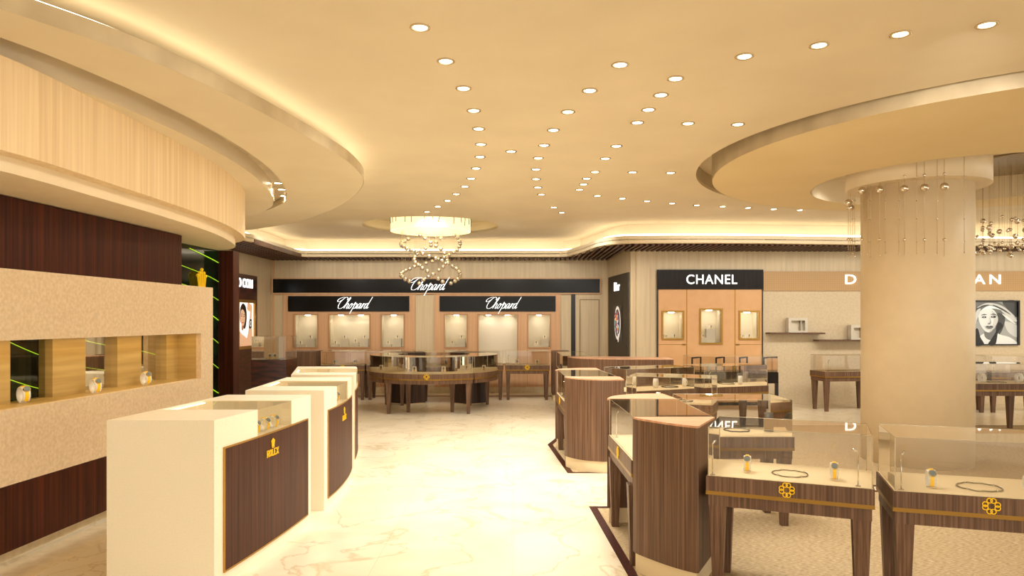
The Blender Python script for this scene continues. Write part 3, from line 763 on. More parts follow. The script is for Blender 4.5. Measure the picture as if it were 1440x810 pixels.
# portrait screen
xs0, xs1, zs0, zs1 = xr(1352), xr(1431), zr(485.5), zr(422.5)
t = thing('wall_screen', 'black framed screen with black and white portrait of a windswept woman', 'screen', ((xs0+xs1)/2, YR-.03, zs0))
MB().holed(rc(xs0,xs1,zs0,zs1), [rc(xs0+.03,xs1-.03,zs0+.025,zs1-.025)], .016, .07, ytf(YR)).build('bezel', M['blackm'], t)
gr = [12, 60, 105, 150, 190, 215, 240]
pg = [plain('portrait_tone_%s' % 'abcdefg'[i], (g_, g_, int(g_*.97)), .4, emis=.35 if g_ > 50 else .0) for i, g_ in enumerate(gr)]
# u,v = pixels of the picture (1371..1431, 422..486) -> metres
def pp(px, py): return (px, py)
stf = lambda u, v, w: (xr(u), YR-.02-w, zr(v))
mb = MB()
portrait(mb, stf, None, [
 (3, [(1353.5,485),(1429.5,485),(1429.5,423.5),(1353.5,423.5)]),
 (1, sm([(1409,424),(1429,424),(1429,446),(1416,436)])),
 (4, sm([(1412,452),(1429,458),(1429,474),(1416,466)])),
 (2, sm([(1366,426),(1384,424),(1402,425),(1414,433),(1412,448),(1408,462),(1402,470),(1398,456),(1390,436),(1378,440),(1373,452),(1366,456)])),
 (1, sm([(1402,440),(1412,446),(1409,462),(1403,471),(1398,466),(1401,452)])),
 (5, sm([(1396,464),(1404,470),(1418,474),(1427,480),(1428.5,484.6),(1380,484.6),(1372,480),(1380,470),(1390,468)])),
 (5, sm([(1374.5,446),(1378,437),(1388,433),(1397,437),(1402,447),(1400,456),(1395,463),(1389.5,467),(1384,465.5),(1378,458)])),
 (4, sm([(1393,437),(1400,442),(1402,449),(1400,456),(1394.5,463.5),(1389.5,467),(1394,458),(1396,448)])),
 (2, sm([(1383,466.5),(1390,468),(1398,462),(1399,472),(1391,478),(1384,474)])),
 (0, sm([(1403,453),(1409,458),(1406,463),(1402,467),(1398,484.6),(1388,484.6),(1393,476),(1399,466)])),
 (0, sm([(1370,464),(1374,463),(1377,474),(1382,484.6),(1366,484.6)])),
 (6, sm([(1378,437),(1386,431),(1396,431),(1408,437),(1400,434.5),(1388,434)])),
 (4, sm([(1372,433),(1384,426.5),(1398,427),(1412,433),(1426,446),(1411,437),(1398,430),(1384,430)])),
 (4, sm([(1404,434),(1414,437),(1428,450),(1424,452),(1412,443)])),
 (5, sm([(1407,441),(1416,446),(1427,456),(1416,450)])),
 (1, sm([(1394,428.5),(1408,434),(1420,443),(1408,436.5)])),(1, sm([(1370,436),(1380,429.5),(1390,428.8),(1380,431.5)])),
 (4, sm([(1370,440),(1375,434),(1377,436),(1372,450),(1369,458)])),
 (1, sm([(1378,443.4),(1382,441.6),(1386,442.8),(1382,443)])), (1, sm([(1391,442.8),(1395,441),(1400.5,443.8),(1395,442.4)])),
 (0, ell(1382,446,3.1,1.3)), (0, ell(1395,445.6,3.5,1.4)), (5, ell(1381.6,446,.8,.6)), (5, ell(1393.8,445.6,.8,.6)),
 (3, sm([(1389,446),(1390,452),(1387,455),(1389.3,455.6),(1391.5,454.2),(1390.8,450)])),
 (1, ell(1388.6,455.4,1.9,.5)),
 (1, sm([(1383.5,459.2),(1386,458),(1388.4,458.7),(1391,457.9),(1394.4,459.2),(1391,460),(1386.5,460)])),
 (2, sm([(1384,459.6),(1388.4,460),(1394,459.6),(1391.4,462.2),(1387,462.4)])),
])
mb.mi = 0; mb.build('screen_picture', pg, t, normals=False)

# ---------------------------------------------------------------- column
ccx, ccy, cr_ = 4.613, 8.2, .571
t = thing('round_column', 'large round cream plaster column with wider collar at the ceiling', 'column', (ccx, ccy, 0))
MB().cyl(ccx, ccy, cr_, 0, 3.12, 96).build('shaft', M['column'], t)
MB().cyl(ccx, ccy, cr_*1.285, 3.10, 3.5, 96).build('collar', M['column'], t)

# ---------------------------------------------------------------- display cases (walnut)
def clover(mb, tf, r):
    # four-lobed knot: a pair of interlocked rings in each lobe
    for k in range(4):
        a = k*PI/2+PI/2
        for s in (-1, 1):
            b = a+s*.30; cx, cy = math.cos(b)*r*.68, math.sin(b)*r*.68
            ring = [tf(cx+math.cos(2*PI*j/16)*r*.29, cy+math.sin(2*PI*j/16)*r*.29, .004) for j in range(16)]
            mb.tube(ring, r*.065, 5, True)
def case(name, out, label, front=None, grp=None, legs=None, glass=True, posts=(), flat_top=None, orn=True, mat='walnut', ang=0, ztop=.70, zg=.98, skip=(), ornr=.042, gold=True):
    """display table with cream top, walnut apron, brass strip, tapered legs and glass box over outline 'out' (front edge first)"""
    pts = ccw([tuple(p) for p in out]); c = sum((Vector(p) for p in pts), Vector((0,0)))/len(pts)
    t = thing(name, label, 'display table', (c.x, c.y, 0), grp)
    MB().prism(pts, .61, ztop-.004).build('apron', M[mat], t)
    MB().prism(inset(pts,.008), ztop-.003, ztop).build('table_top', M['pad'], t)
    if gold: MB().prism(inset(pts,-.001), .590, .612).build('brass_strip', M['brass'], t)
    MB().prism(inset(pts,.012 if len(pts) == 4 else .008), .525, .590).build('lower_rail', M[mat], t)
    if legs is None: legs = inset(pts, .06)
    for l in legs: MB().frustum(l[0], l[1], .026, 0, .045, .53, ang).build('leg', M[mat], t)
    if glass: glass_box(t, inset(pts,.012), ztop, zg, skip=skip)
    if front and orn:
        a, b = Vector(front[0]), Vector(front[1]); d = (b-a).normalized(); n = Vector((d.y, -d.x)); m = (a+b)/2
        if (m+n*.1-c).length < (m-c).length: n = -n
        mb = MB(); clover(mb, frame_tf((m.x+n.x*.002, m.y+n.y*.002, .655), (d.x,d.y,0), (0,0,1), (n.x,n.y,0)), ornr)
        mb.build('clover_ornament', M['goldy'], t)
    for (px, py, hx, hy) in posts:
        mb = MB().tube([(px,py,ztop),(px,py,.885)], .0035, 6).cyl(px, py, .014, ztop, ztop+.004, 12)
        mb.tube([(px,py,.885),(px+hx*.5,py+hy*.5,.9)], .006, 6); mb.build('light_post', M['silver'], t)
    return t
def quad(a, b, depth):
    a, b = Vector(a), Vector(b); d = (b-a).normalized(); n = Vector((-d.y, d.x))
    return [a, b, b+n*depth, a+n*depth]
def pedestal(out, label, grp=None, z=.98, mat='walnut', plinth=.12, top='walnut_top', lining=None):
    pts = ccw([tuple(p) for p in out]); c = sum((Vector(p) for p in pts), Vector((0,0)))/len(pts)
    t = thing('corner_pedestal', label, 'pedestal', (c.x, c.y, 0), grp)
    MB().prism(pts, plinth, z-.012).build('body', M[mat], t)
    MB().prism(inset(pts,.012), 0, plinth).build('plinth', M['pad'], t)
    MB().prism(pts, z-.012, z).build('top_panel', M[top], t)
    return t
ang = math.atan2(-.35, .815)
# nearest group
A2f = [(1.125,4.166),(1.93,3.82)]
B2 = [tuple(p) for p in crom([(.775,4.6),(.80,4.53),(.90,4.38),(.99,4.27),(1.075,4.195)], 4)]+[(1.09,4.195),(1.30,4.60)]
pedestal(B2, 'nearest tall walnut wedge pedestal with curved front')
B1 = [(1.30,5.66),(1.27,6.05)]+[tuple(p) for p in crom([(1.25,6.06),(1.05,6.04),(.89,5.94),(.80,5.82),(.75,5.66)], 4)]
pedestal(B1, 'walnut wedge pedestal at the far end of the nearest aisle case')
A1 = [(.765,4.61),(.755,5.65),(1.305,5.65),(1.30,4.61)]
case('display_table', A1, 'walnut glass-topped case facing the marble aisle between the two nearest pedestals', front=(A1[0],A1[1]), posts=[(.80,5.5,.02,-.05)], legs=[(.80,4.70),(.80,5.58),(1.26,5.58),(1.26,4.70)])
q = quad(*A2f, .53)
case('display_table', q, 'walnut display table with two gold watches and a bangle, right of nearest pedestal', front=A2f, ang=ang,
     posts=[(1.165,4.17,.05,.03),(1.872,3.885,-.05,.03)])
A3f = [(2.01,3.79),(2.86,3.51)]; ang3 = math.atan2(-.28,.85)
q = quad(*A3f, .53)
case('display_table', q, 'walnut display table cropped by the right edge of the picture', front=A3f, ang=ang3, posts=[(2.065,3.81,.05,.03)])
Ef = [(1.34,5.54),(2.18,5.54)]
q = quad(*Ef, .50)
case('display_table', q, 'walnut display table with black necklace and grey cuff behind the nearest table', front=Ef, orn=False)
# second group
C2 = [tuple(p) for p in crom([(.575,7.88),(.59,7.8),(.68,7.65),(.80,7.55),(.95,7.50)], 4)]+[(1.17,7.50),(1.18,7.88)]
pedestal(C2, 'second tall walnut wedge pedestal along the aisle with curved front')
C1 = [(1.10,8.95),(1.09,9.3)]+[tuple(p) for p in crom([(1.0,9.33),(.85,9.30),(.70,9.22),(.60,9.12),(.54,8.95)], 4)]
pedestal(C1, 'walnut wedge pedestal at the far end of the second aisle case')
C0 = [(.575,7.89),(.55,8.94),(1.10,8.94),(1.17,7.89)]
case('display_table', C0, 'walnut glass-topped case facing the aisle in the second group', front=(C0[0],C0[1]), posts=[(.62,8.6,.02,-.05)], legs=[(.62,7.97),(.6,8.86),(1.05,8.86),(1.1,7.97)])
Hf = [(1.25,7.93),(2.12,7.58)]
q = quad(*Hf, .53)
case('display_table', q, 'walnut display table right of the second wedge pedestal', front=Hf, ang=ang, posts=[(1.33,7.95,.05,.03)])
Ff = [(1.43,9.0),(2.42,9.47)]; Gf = [(2.55,9.54),(3.54,9.91)]
case('display_table', quad(*Ff,.53), 'walnut display table with white cuffs, left of the far pair', front=Ff, orn=False, ang=.44, posts=[(1.55,9.12,.05,.03)])
case('display_table', quad(*Gf,.53), 'walnut display table with white cuff, right of the far pair', front=Gf, orn=False, ang=.36, posts=[(2.65,9.65,.05,.03)])
# third group
I_ = [tuple(p) for p in crom([(.94,12.2),(1.0,11.95),(1.12,11.72),(1.3,11.58),(1.7,11.46),(2.1,11.40),(2.5,11.38)], 4)]+[(2.56,11.38),(2.6,11.95),(1.6,12.25)]
pedestal(I_, 'long curved walnut counter in front of the charcoal Dior panel')
case('display_table', [(.86,12.4),(.86,14.1),(1.4,14.1),(1.4,12.4)], 'walnut case in the far right corner before the panelled door', orn=False)
pedestal([(.80,14.16),(1.14,14.16),(1.14,14.7),(.80,14.7)], 'square walnut pedestal closing the Chopard row on the right', top='walnut')
# Chopard row of tables
rowx = [.306,-.62,-1.54,-2.46,-3.38]
names = ['rightmost','second from right','middle one','second from left','leftmost']
for i, x in enumerate(rowx):
    f_ = [(x-.445,14.32),(x+.445,14.32)]
    case('display_table', quad(*f_,.53), 'walnut display table in the row before the Chopard cabinets, %s' % names[i], front=f_, grp='row of display tables before the Chopard cabinets', posts=[(x-.38,14.4,.04,.02)], ornr=.05)
pedestal([(-4.45,14.1),(-3.86,14.1),(-3.86,14.7),(-4.45,14.7)], 'square walnut pedestal closing the Chopard row on the left', top='walnut')
for i, x in enumerate(rowx):
    for j, dx in enumerate((-.2, .2)):
        put_mini((x+dx, 14.55, .702), 'white watch stand, %s on %s table of Chopard row' % (('left','right')[j], names[i].replace(' one','')), 'watches on the Chopard row', 0, 1.35)

# Chanel table
f_ = [(3.09,12.45),(4.62,12.45)]
cq = quad(*f_, .55)
t = thing('display_table', 'black display table with arched metal frames before the CHANEL cabinet', 'display table', (3.85, 12.7, 0))
MB().box(3.09, 4.62, 12.45, 13.0, .50, .69).build('apron', M['chanel_black'], t)
MB().box(3.10, 4.61, 12.46, 12.99, .69, .70).build('table_top', M['black'], t)
for (x, y) in ((3.115,12.475),(4.595,12.475),(3.115,12.975),(4.595,12.975)): MB().box(x-.025, x+.025, y-.025, y+.025, 0, .5).build('leg', M['blackm'], t)
MB().box(3.14, 4.57, 12.96, 12.99, .06, .09).build('stretcher', M['blackm'], t)
glass_box(t, [(3.1,12.46),(4.61,12.46),(4.61,12.99),(3.1,12.99)], .7, .965)
for px in (972, 1005.5, 1038.5, 1072):
    x = xb(px,12.6); mb = MB(); w = .235
    mb.box(x-.012,x+.012,12.52,12.545,.7,.945); mb.box(x+w-.012,x+w+.012,12.85,12.875,.7,.945)
    mb.prism([(x-.012,12.52),(x+.012,12.52),(x+w+.012,12.875),(x+w-.012,12.875)], .925, .95)
    mb.build('arched_frame', M['blackm'], t)

# N, O, P tables on the right
nf = [(5.45,12.5),(6.42,12.62)]
case('display_table', quad(*nf,.5), 'walnut display table against the wallpapered wall left of the column', front=nf, orn=False, posts=[(5.55,12.6,.04,.02)])
of_ = [(6.45,10.15),(7.42,10.15)]
case('display_table', quad(*of_,.53), 'walnut display table with two white rolls, right of the column', front=of_, orn=False)
for i, x in enumerate((7.2, 8.25)):
    f_ = [(x,12.35),(x+.97,12.35)]
    case('display_table', quad(*f_,.5), ('walnut display table below the portrait screen, left one', 'walnut display table below the portrait screen, right one')[i], front=f_, orn=False, posts=[(x+.1,12.45,.04,.02)])

# ring table in the centre
RC = Vector((-1.42, 13.1)); RO, RI = 1.17, .64
def arc(r, a0, a1, n): return [(RC.x+r*math.sin(a0+(a1-a0)*i/n), RC.y-r*math.cos(a0+(a1-a0)*i/n)) for i in range(n+1)]   # angle from the camera side
def sector(a0, a1, ro=RO, ri=RI, n=14): return arc(ro, a0, a1, n)+arc(ri, a0, a1, n)[::-1]
rad = math.radians
def ringcase(a0, a1, label, orn, legs):
    return case('display_table', sector(rad(a0), rad(a1)), label, legs=[(RC.x+r*math.sin(rad(a)), RC.y-r*math.cos(rad(a))) for a, r in legs], orn=False, grp=None)
t = ringcase(-41, 41, 'front curved section of the round walnut island with gold clover', True, [(-38,1.1),(38,1.1),(-32,.72),(32,.72)])
mb = MB(); clover(mb, frame_tf((RC.x, RC.y-RO-.003, .655), (1,0,0), (0,0,1), (0,-1,0)), .05); mb.build('clover_ornament', M['goldy'], t)
ringcase(-125, -42, 'left curved section of the round walnut island', False, [(-118,1.08),(-118,.72)])
ringcase(42, 125, 'right curved section of the round walnut island', False, [(118,1.08),(118,.72)])
ringcase(161, 199, 'rear curved section of the round walnut island', False, [(165,1.08),(195,1.08)])
M['darkwalnut'] = noisy('dark_walnut', (40,26,18), (78,52,38), (34,34,.9), 1.0, 3, .4, lo=.32, hi=.68)
pedestal(sector(rad(-160),rad(-126),1.17,.70,5), 'dark walnut wedge pedestal, left of the two in the round island', top='darkwalnut', mat='darkwalnut', plinth=.02)
pedestal(sector(rad(126),rad(160),1.17,.70,5), 'dark walnut wedge pedestal, right of the two in the round island', top='darkwalnut', mat='darkwalnut', plinth=.02)
for i, (px, py) in enumerate(((582.5,523),(623.5,523))):
    p = G(px, py, .702); put_mini((p.x, p.y+.05, .7035), 'white watch stand on the front of the round island, %s' % ('left one','right one')[i], 'watches on the round island', 0, 1.3)
for i, (a, sd_) in enumerate(((-75,'left'),(75,'right'))):
    put_mini((RC.x+.95*math.sin(rad(a)), RC.y-.95*math.cos(rad(a)), .702), 'white watch stand on the %s section of the round island' % sd_, 'watches on the round island', 0, 1.3)

# ---------------------------------------------------------------- white Rolex counters
def xe(D):      # aisle-side edge of the curved run
    pts = [(4.0,-1.78),(4.226,-1.752),(4.9,-1.665),(5.675,-1.59),(6.02,-1.575),(6.41,-1.565),(6.97,-1.60),(7.375,-1.648),(7.74,-1.705),(8.4,-1.82),(9.12,-1.98)]
    for (a, b), (c, d) in zip(pts, pts[1:]):
        if a <= D <= c:
            return b+(d-b)*(D-a)/(c-a)
    return pts[-1][1] if D > pts[-1][0] else pts[0][1]
def quadfit(D0, D1):  # smooth edge within one counter
    Dm = (D0+D1)/2; y0, ym, y1 = xe(D0), xe(Dm), xe(D1)
    bul = {0:.012}.get(0)
    def f(D):
        t_ = (D-D0)/(D1-D0)
        return y0*(1-t_)*(1-2*t_)+ym*4*t_*(1-t_)+y1*t_*(2*t_-1)+bul*4*t_*(1-t_)
    return f
def strip_poly(f, a, b, o0, o1, n=12):
    Ds = [a+(b-a)*i/n for i in range(n+1)]
    return [(f(D)+o0, D) for D in Ds]+[(f(D)+o1, D) for D in Ds[::-1]]
serif = {
 'R': [[(0,0),(0,1)],[(0,1),(.45,1),(.58,.88),(.58,.65),(.45,.52),(0,.52)],[(.25,.52),(.62,0)]],
 'O': [[(.3,1),(.08,.85),(0,.5),(.08,.15),(.3,0),(.52,.15),(.6,.5),(.52,.85),(.3,1)]],
 'L': [[(0,1),(0,0)],[(0,0),(.5,0),(.5,.2)]],
 'E': [[(0,0),(0,1)],[(0,1),(.5,1),(.5,.85)],[(0,.52),(.36,.52)],[(0,0),(.52,0),(.52,.18)]],
 'X': [[(0,1),(.58,0)],[(.58,1),(0,0)]]}
def rolex_word(mb, tf0, h):
    x = -2.05*h; 
    for ch_ in 'ROLEX':
        tf = lambda u, v, w, X=x: tf0(X+u*h, v*h, w)
        for s in serif[ch_]: mb.ribbon([Vector(p) for p in s], lambda d: .08+.07*abs(d.y), tf, .006)
        feet = {'R':[(0,0),(0,1),(.62,0)],'L':[(0,0),(0,1)],'E':[(0,0),(0,1)],'X':[(0,0),(.58,0),(0,1),(.58,1)],'O':[]}[ch_]
        for (u, v) in feet: mb.ribbon([Vector((u-.13,v)),Vector((u+.13,v))], .06, tf, .006)
        x += (.86 if ch_ != 'L' else .78)*h
def rolex_counter(D0, D1, xl0, xl1, g0, g1, label, panel=True, rnd=0, logo=True):
    f = quadfit(D0, D1); H = 1.01; Z = .83
    t = thing('display_counter', label, 'display counter', ((xl0+f(D0))/2, D0+.1, 0))
    fl = lambda D: xl0+(xl1-xl0)*(D-D0)/(D1-D0)
    def outl(a, b, n=12):
        Ds = [a+(b-a)*i/n for i in range(n+1)]
        return [(f(D), D) for D in Ds]+[(fl(b), b), (fl(a), a)]
    body = MB().prism(outl(D0, D1), 0, Z).prism(outl(D0, g0), Z, H)
    if rnd:
        o_ = outl(g1, D1); body.prism(o_, Z, H)
    else: body.prism(outl(g1, D1), Z, H)
    body.prism([(fl(g0),g0),(fl(g0)+.03,g0),(fl(g1)+.03,g1),(fl(g1),g1)], Z, H)
    body.build('counter_body', M['white'], t)
    gp = [(f(g0+(g1-g0)*i/8)-.004, g0+(g1-g0)*i/8) for i in range(9)]
    mb = MB().flat(gp+[(fl(g1)+.03,g1),(fl(g0)+.03,g0)], H-.003).wall(gp, Z, H-.003)
    mb.build('glass_vitrine', M['glass2'], t, normals=False)
    MB().prism([(fl(g0)+.034,g0+.02),(fl(g0)+.046,g0+.02),(fl(g1)+.046,g1-.02),(fl(g1)+.034,g1-.02)], H-.02, H-.012).build('glow_strip', plain('vitrine_fill',(255,244,215),.5,emis=2.5), t)  # glowing strip added to brighten the vitrine interior
    if panel:
        a, b = D0+.10, D1-.09
        MB().prism(strip_poly(f, a, b, .0005, .006), .09, .825).build('wood_panel', M['rolexwood'], t)
        MB().prism(strip_poly(f, a-.008, b+.008, .0005, .009), .825, .835).prism(strip_poly(f, a-.008, b+.008, .0005, .009), .08, .09).prism(strip_poly(f, a-.01, a, .0005, .009,1), .08, .835).prism(strip_poly(f, b, b+.01, .0005, .009,1), .08, .835).build('gold_trim', M['brass2'], t)
    if logo:
        Dm = (D0+D1)/2-.02
        s_ = (f(Dm+.1)-f(Dm-.1))/.2; d = Vector((s_, 1)).normalized(); n = Vector((d.y, -d.x))
        o = Vector((f(Dm)+.0075, Dm))
        mb = MB(); crown_shape(mb, frame_tf((o.x,o.y,.725), (d.x,d.y,0), (0,0,1), (n.x*.5,n.y*.5,0)), .062, .062)
        mb.build('crown_logo', M['goldy'], t)
        mb = MB(); rolex_word(mb, frame_tf((o.x,o.y,.672), (d.x,d.y,0), (0,0,1), (n.x,n.y,0)), .043)
        mb.build('lettering', M['goldy'], t)
    return t, f
rolex_counter(4.226, 5.675, -2.385, -2.25, 4.73, 5.27, 'nearest cream display counter with dark panel and gold ROLEX lettering')
rolex_counter(6.02, 7.40, -2.235, -2.32, 6.41, 6.97, 'second cream display counter with dark ROLEX panel, behind the nearest')
rolex_counter(7.74, 9.12, -2.38, -2.72, 8.1, 8.75, 'third and farthest cream display counter of the curved run', panel=True, logo=False)

# ---------------------------------------------------------------- cuff stands, watches, necklaces
def cuff_mesh(mb, rx=.030, rz=.034, w=.034, th=.005, gap=.5, seg=24):
    # open C-shaped roll standing on its side, axis along y, opening at the back bottom
    a0 = -PI/2+gap; a1 = 1.5*PI-gap*.2; rings = []
    bm = mb.bm
    for i in range(seg+1):
        a = a0+(a1-a0)*i/seg
        row_ = []
        for (r, y) in ((0,-w/2),(th,-w/2),(th,w/2),(0,w/2)):
            row_.append(bm.verts.new(((rx+r)*math.cos(a), y, rz+th+(rz+r)*math.sin(a))))
        rings.append(row_)
    for i in range(seg):
        for k in range(4):
            f_ = bm.faces.new((rings[i][k], rings[i][(k+1)%4], rings[i+1][(k+1)%4], rings[i+1][k])); f_.smooth = k in (1,3)
    bm.faces.new(rings[0]); bm.faces.new(rings[-1][::-1])
def make_cuff(mat):
    t = thing('display_cuff', 'x', 'watch stand', (0,0,0)); mb = MB(); cuff_mesh(mb); mb.build('cuff', mat, t); return t
def make_watch():
    t = thing('wristwatch', 'x', 'watch', (0,0,0))
    bm = MB(); rx, rz, th = .030, .034, .006; seg = 20; a0, a1 = -.9, 2.6; rings = []
    for i in range(seg+1):
        a = a0+(a1-a0)*i/seg; w = .006+.003*abs(math.sin(i*1.6))
        rings.append([bm.bm.verts.new(((rx+th+o)*math.cos(a), y, rz+th+(rz+th+o)*math.sin(a))) for o, y in ((.0005,-w),(.003,-w),(.003,w),(.0005,w))])
    for i in range(seg):
        for k in range(4): bm.bm.faces.new((rings[i][k], rings[i][(k+1)%4], rings[i+1][(k+1)%4], rings[i+1][k]))
    bm.bm.faces.new(rings[0]); bm.bm.faces.new(rings[-1][::-1]); bm.build('strap', M['goldy'], t)
    a = .65; n = Vector((math.cos(a),0,math.sin(a))); c = Vector(((rx+th)*math.cos(a),0,rz+th+(rz+th)*math.sin(a)))
    tt = Vector((-math.sin(a),0,math.cos(a)))
    def disc(r, w0, w1, name, mat, seg=20):
        m = MB(); A = [m.bm.verts.new(c+tt*r*math.cos(2*PI*k/seg)+Vector((0,1,0))*r*math.sin(2*PI*k/seg)+n*w0) for k in range(seg)]
        B = [m.bm.verts.new(v.co+n*(w1-w0)) for v in A]; m.bm.faces.new(A); m.bm.faces.new(B)
        for k in range(seg): m.bm.faces.new((A[k],A[(k+1)%seg],B[(k+1)%seg],B[k]))
        m.build(name, mat, t)
    disc(.0165, .001, .009, 'watch_case', M['silver']); disc(.0125, .0092, .0098, 'dial', M['dial'])
    return t
cuff0 = make_cuff(M['whitep']); watch0 = make_watch(); used = [False, False]
def put_watch(loc, rz, where, grp, s=1.2):
    o = cuff0 if not used[0] else copy_tree(cuff0); used[0] = True
    o.location = loc; o.rotation_euler.z = rz; o.scale = (s,s,s); tag(o, 'white curled cuff stand, '+where, 'watch stand', grp+' stands')
    o = watch0 if not used[1] else copy_tree(watch0); used[1] = True
    o.location = loc; o.rotation_euler.z = rz; o.scale = (s,s,s); tag(o, 'gold watch on its cuff, '+where, 'watch', grp)
def put_cuff(loc, rz, label, grp, s=1, mat=None):
    o = copy_tree(cuff0); o.location = loc; o.rotation_euler.z = rz; o.scale = (s,s,s); tag(o, label, 'watch stand', grp)
    if mat:
        ch_ = o.children[0]; me = ch_.data.copy(); ch_.data = me; me.materials.clear(); me.materials.append(mat)
# near tables: stands face the camera (local +x toward camera)
zt = .7005
p = G(1051, 663, .7); put_watch((p.x, p.y, zt), -PI/2-.35, 'left one on the table beside the nearest pedestal', 'watches on the nearest table')
p = G(1173, 674, .7); put_watch((p.x, p.y, zt), -PI/2-.35, 'right one on the table beside the nearest pedestal', 'watches on the nearest table')
p = G(1309, 685, .7); put_watch((p.x, p.y, zt), -PI/2-.35, 'on the table cropped by the right picture edge', 'watch on the right-edge table')
p = G(1446, 690, .7); put_cuff((p.x, p.y, zt), -PI/2-.3, 'white cuff stand cut off by the right picture edge', 'cuffs')
# rolex counter watches
f1 = quadfit(4.226, 5.675)
for i, D in enumerate((4.84,4.98,5.12)):
    put_watch((f1(D)-.075, D, .832), -.4, '%s in the nearest cream counter' % ('nearest of three','middle of three','farthest of three')[i], 'watches in the nearest cream counter', 1.12)
f2 = quadfit(6.02, 7.40)
for i, D in enumerate((6.55,6.75)):
    put_watch((f2(D)-.09, D, .832), -.4, '%s in the second cream counter' % ('nearer of two','farther of two')[i], 'watches in the second cream counter', 1.1)
# wall niche watches
for i, (px, py) in enumerate(((33,566),(134,552.5),(205,541))):
    p = G(px, py, 1.0155); put_watch((p.x, p.y, 1.0155), -.55, '%s in the long wall niche' % ('left one','middle one','right one')[i], 'watches in the wall niche', 1.45)
def necklace(px, py, r, mat, label, z=.7015, thick=.003, loc=None):
    p = G(px, py, .7) if loc is None else Vector(loc); rr_ = []
    for k in range(36):
        a = 2*PI*k/36; q = r*(1+.02*math.sin(a*5)); rr_.append((p.x+q*math.cos(a), p.y+q*math.sin(a), z+thick+.001*math.sin(a*9)))
    t = thing('necklace', label, 'necklace', (p.x,p.y,z))
    MB().tube(rr_, thick, 6, True).build('band', mat, t)
    mb = MB()
    for a in (.3, 1.7, 3.6, 5.0): mb.sphere((p.x+r*math.cos(a), p.y+r*math.sin(a), z+thick+.003), .005, 8, 6)
    mb.build('stones', M['silver'], t)
M['oldsilver'] = plain('dull_silver', (150,140,110), .25, .8)
necklace(1111, 667, .098, M['oldsilver'], 'silver collar necklace between the two watches on the near table', thick=.0035)
necklace(1377, 686, .105, M['oldsilver'], 'silver collar necklace on the right-edge table', thick=.0035)
necklace(1036, 605.5, .1, M['blackm'], 'black collar necklace beside the grey cuff', thick=.005)
p = G(1081, 607, .7); put_cuff((p.x, p.y, zt), -PI/2-.3, 'dark grey cuff stand on the table behind the nearest one', 'cuffs', 2.0, M['darkp'])
necklace(998, 562, .1, M['blackm'], 'black collar necklace on the table right of the second pedestal', thick=.005, loc=(1.9,7.95,.7))
p = Vector((1.62,7.95,.7)); put_cuff((p.x,p.y,zt), -PI/2-.3, 'white cuff stand on the table right of the second pedestal', 'cuffs', 1.3)
for i, (px, py) in enumerate(((884,547),(922,545.5),(963,544),(1005,542.5),(1041,541))):
    p = G(px, py, .7); put_cuff((p.x,p.y,zt), -PI/2-.4, 'white cuff stand, %s from left on the far pair of walnut tables' % ordn[i], 'white cuffs on the far walnut tables', 1.6)
necklace(942, 544.5, .11, M['blackm'], 'black collar necklace on the left table of the far pair', thick=.006)
necklace(1022, 540, .11, M['oldsilver'], 'silver collar necklace on the right table of the far pair', thick=.005)
for i, px in enumerate((996,1033,1066)):
    p = Vector((xb(px,12.6),12.6,.7005)); put_watch((p.x,p.y,zt), -PI/2-.5, '%s on the black CHANEL table' % ('left one','middle one','right one')[i], 'watches on the CHANEL table', 1.5)
for i, px in enumerate((1381,1433)):
    p = Vector((xb(px,10.35),10.35,.7005)); put_cuff((p.x,p.y,zt), -PI/2, 'white cuff stand on the table right of the column, %s one' % ('left','right')[i], 'white cuffs right of the column', 1.7)
necklace(0,0,.12, M['oldsilver'], 'silver collar necklace between two white cuffs right of the column', thick=.005, loc=(6.98,10.35,.7))

# ---------------------------------------------------------------- chandeliers
ballme = MB().sphere((0,0,0), 1, 16, 10).build('glass_ball', M['ball'])
ball_mesh = ballme.data; bpy.data.objects.remove(ballme)
def ball(parent, loc, r):
    o = bpy.data.objects.new('glass_ball', ball_mesh); COL.objects.link(o); o.parent = parent
    o.location = Vector(loc)-world_loc(parent); o.scale = (r,r,r)
cx, cy = -1.47, 13.0
t = thing('chandelier', 'round glowing glass chandelier with spiralling glass balls over the round island', 'chandelier', (cx, cy, ZC+.2))
DR = .72
mb = MB().wall(circ(cx,cy,DR,48), 3.2, 3.44, True).wall(circ(cx,cy,DR-.02,48), 3.2, 3.44, True); mb.build('glass_drum', M['drumglass'], t, smooth=True)
mb = MB()
for k in range(26):
    a = 2*PI*k/26+random.uniform(-.06,.06); b = a+random.uniform(-.06,.06); zt_ = random.uniform(3.25,3.33)
    mb.tube([(cx+math.cos(a)*(DR+.004), cy+math.sin(a)*(DR+.004), 3.44),(cx+math.cos((a+b)/2+.02)*(DR+.006), cy+math.sin((a+b)/2+.02)*(DR+.006), 3.37),(cx+math.cos(b)*(DR+.004), cy+math.sin(b)*(DR+.004), zt_)], .006, 5)
mb.build('drum_ribs', M['blackm'], t)
MB().cyl(cx,cy,DR-.03,3.195,3.205,48).build('drum_base', M['drumglass'], t)
MB().cyl(cx,cy,.25,3.44,3.5,32).build('ceiling_canopy', M['steel'], t)
wires = MB()
strands = []
for (ph, R_) in ((0,.53),(PI,.53),(PI/2,.30),(-PI/2,.30)):
    n = 22 if R_ > .4 else 15
    for i in range(n):
        z = 3.10-i*(.82/(n-1)); th_ = ph-.56+(3.10-z)*2*PI/1.12
        x = cx+R_*math.cos(th_); y = cy+R_*math.sin(th_)
        ball(t, (x,y,z+random.uniform(-.01,.01)), .038); wires.tube([(x,y,3.2),(x,y,z)], .0012, 3)
wires.build('wires', M['wire'], t)
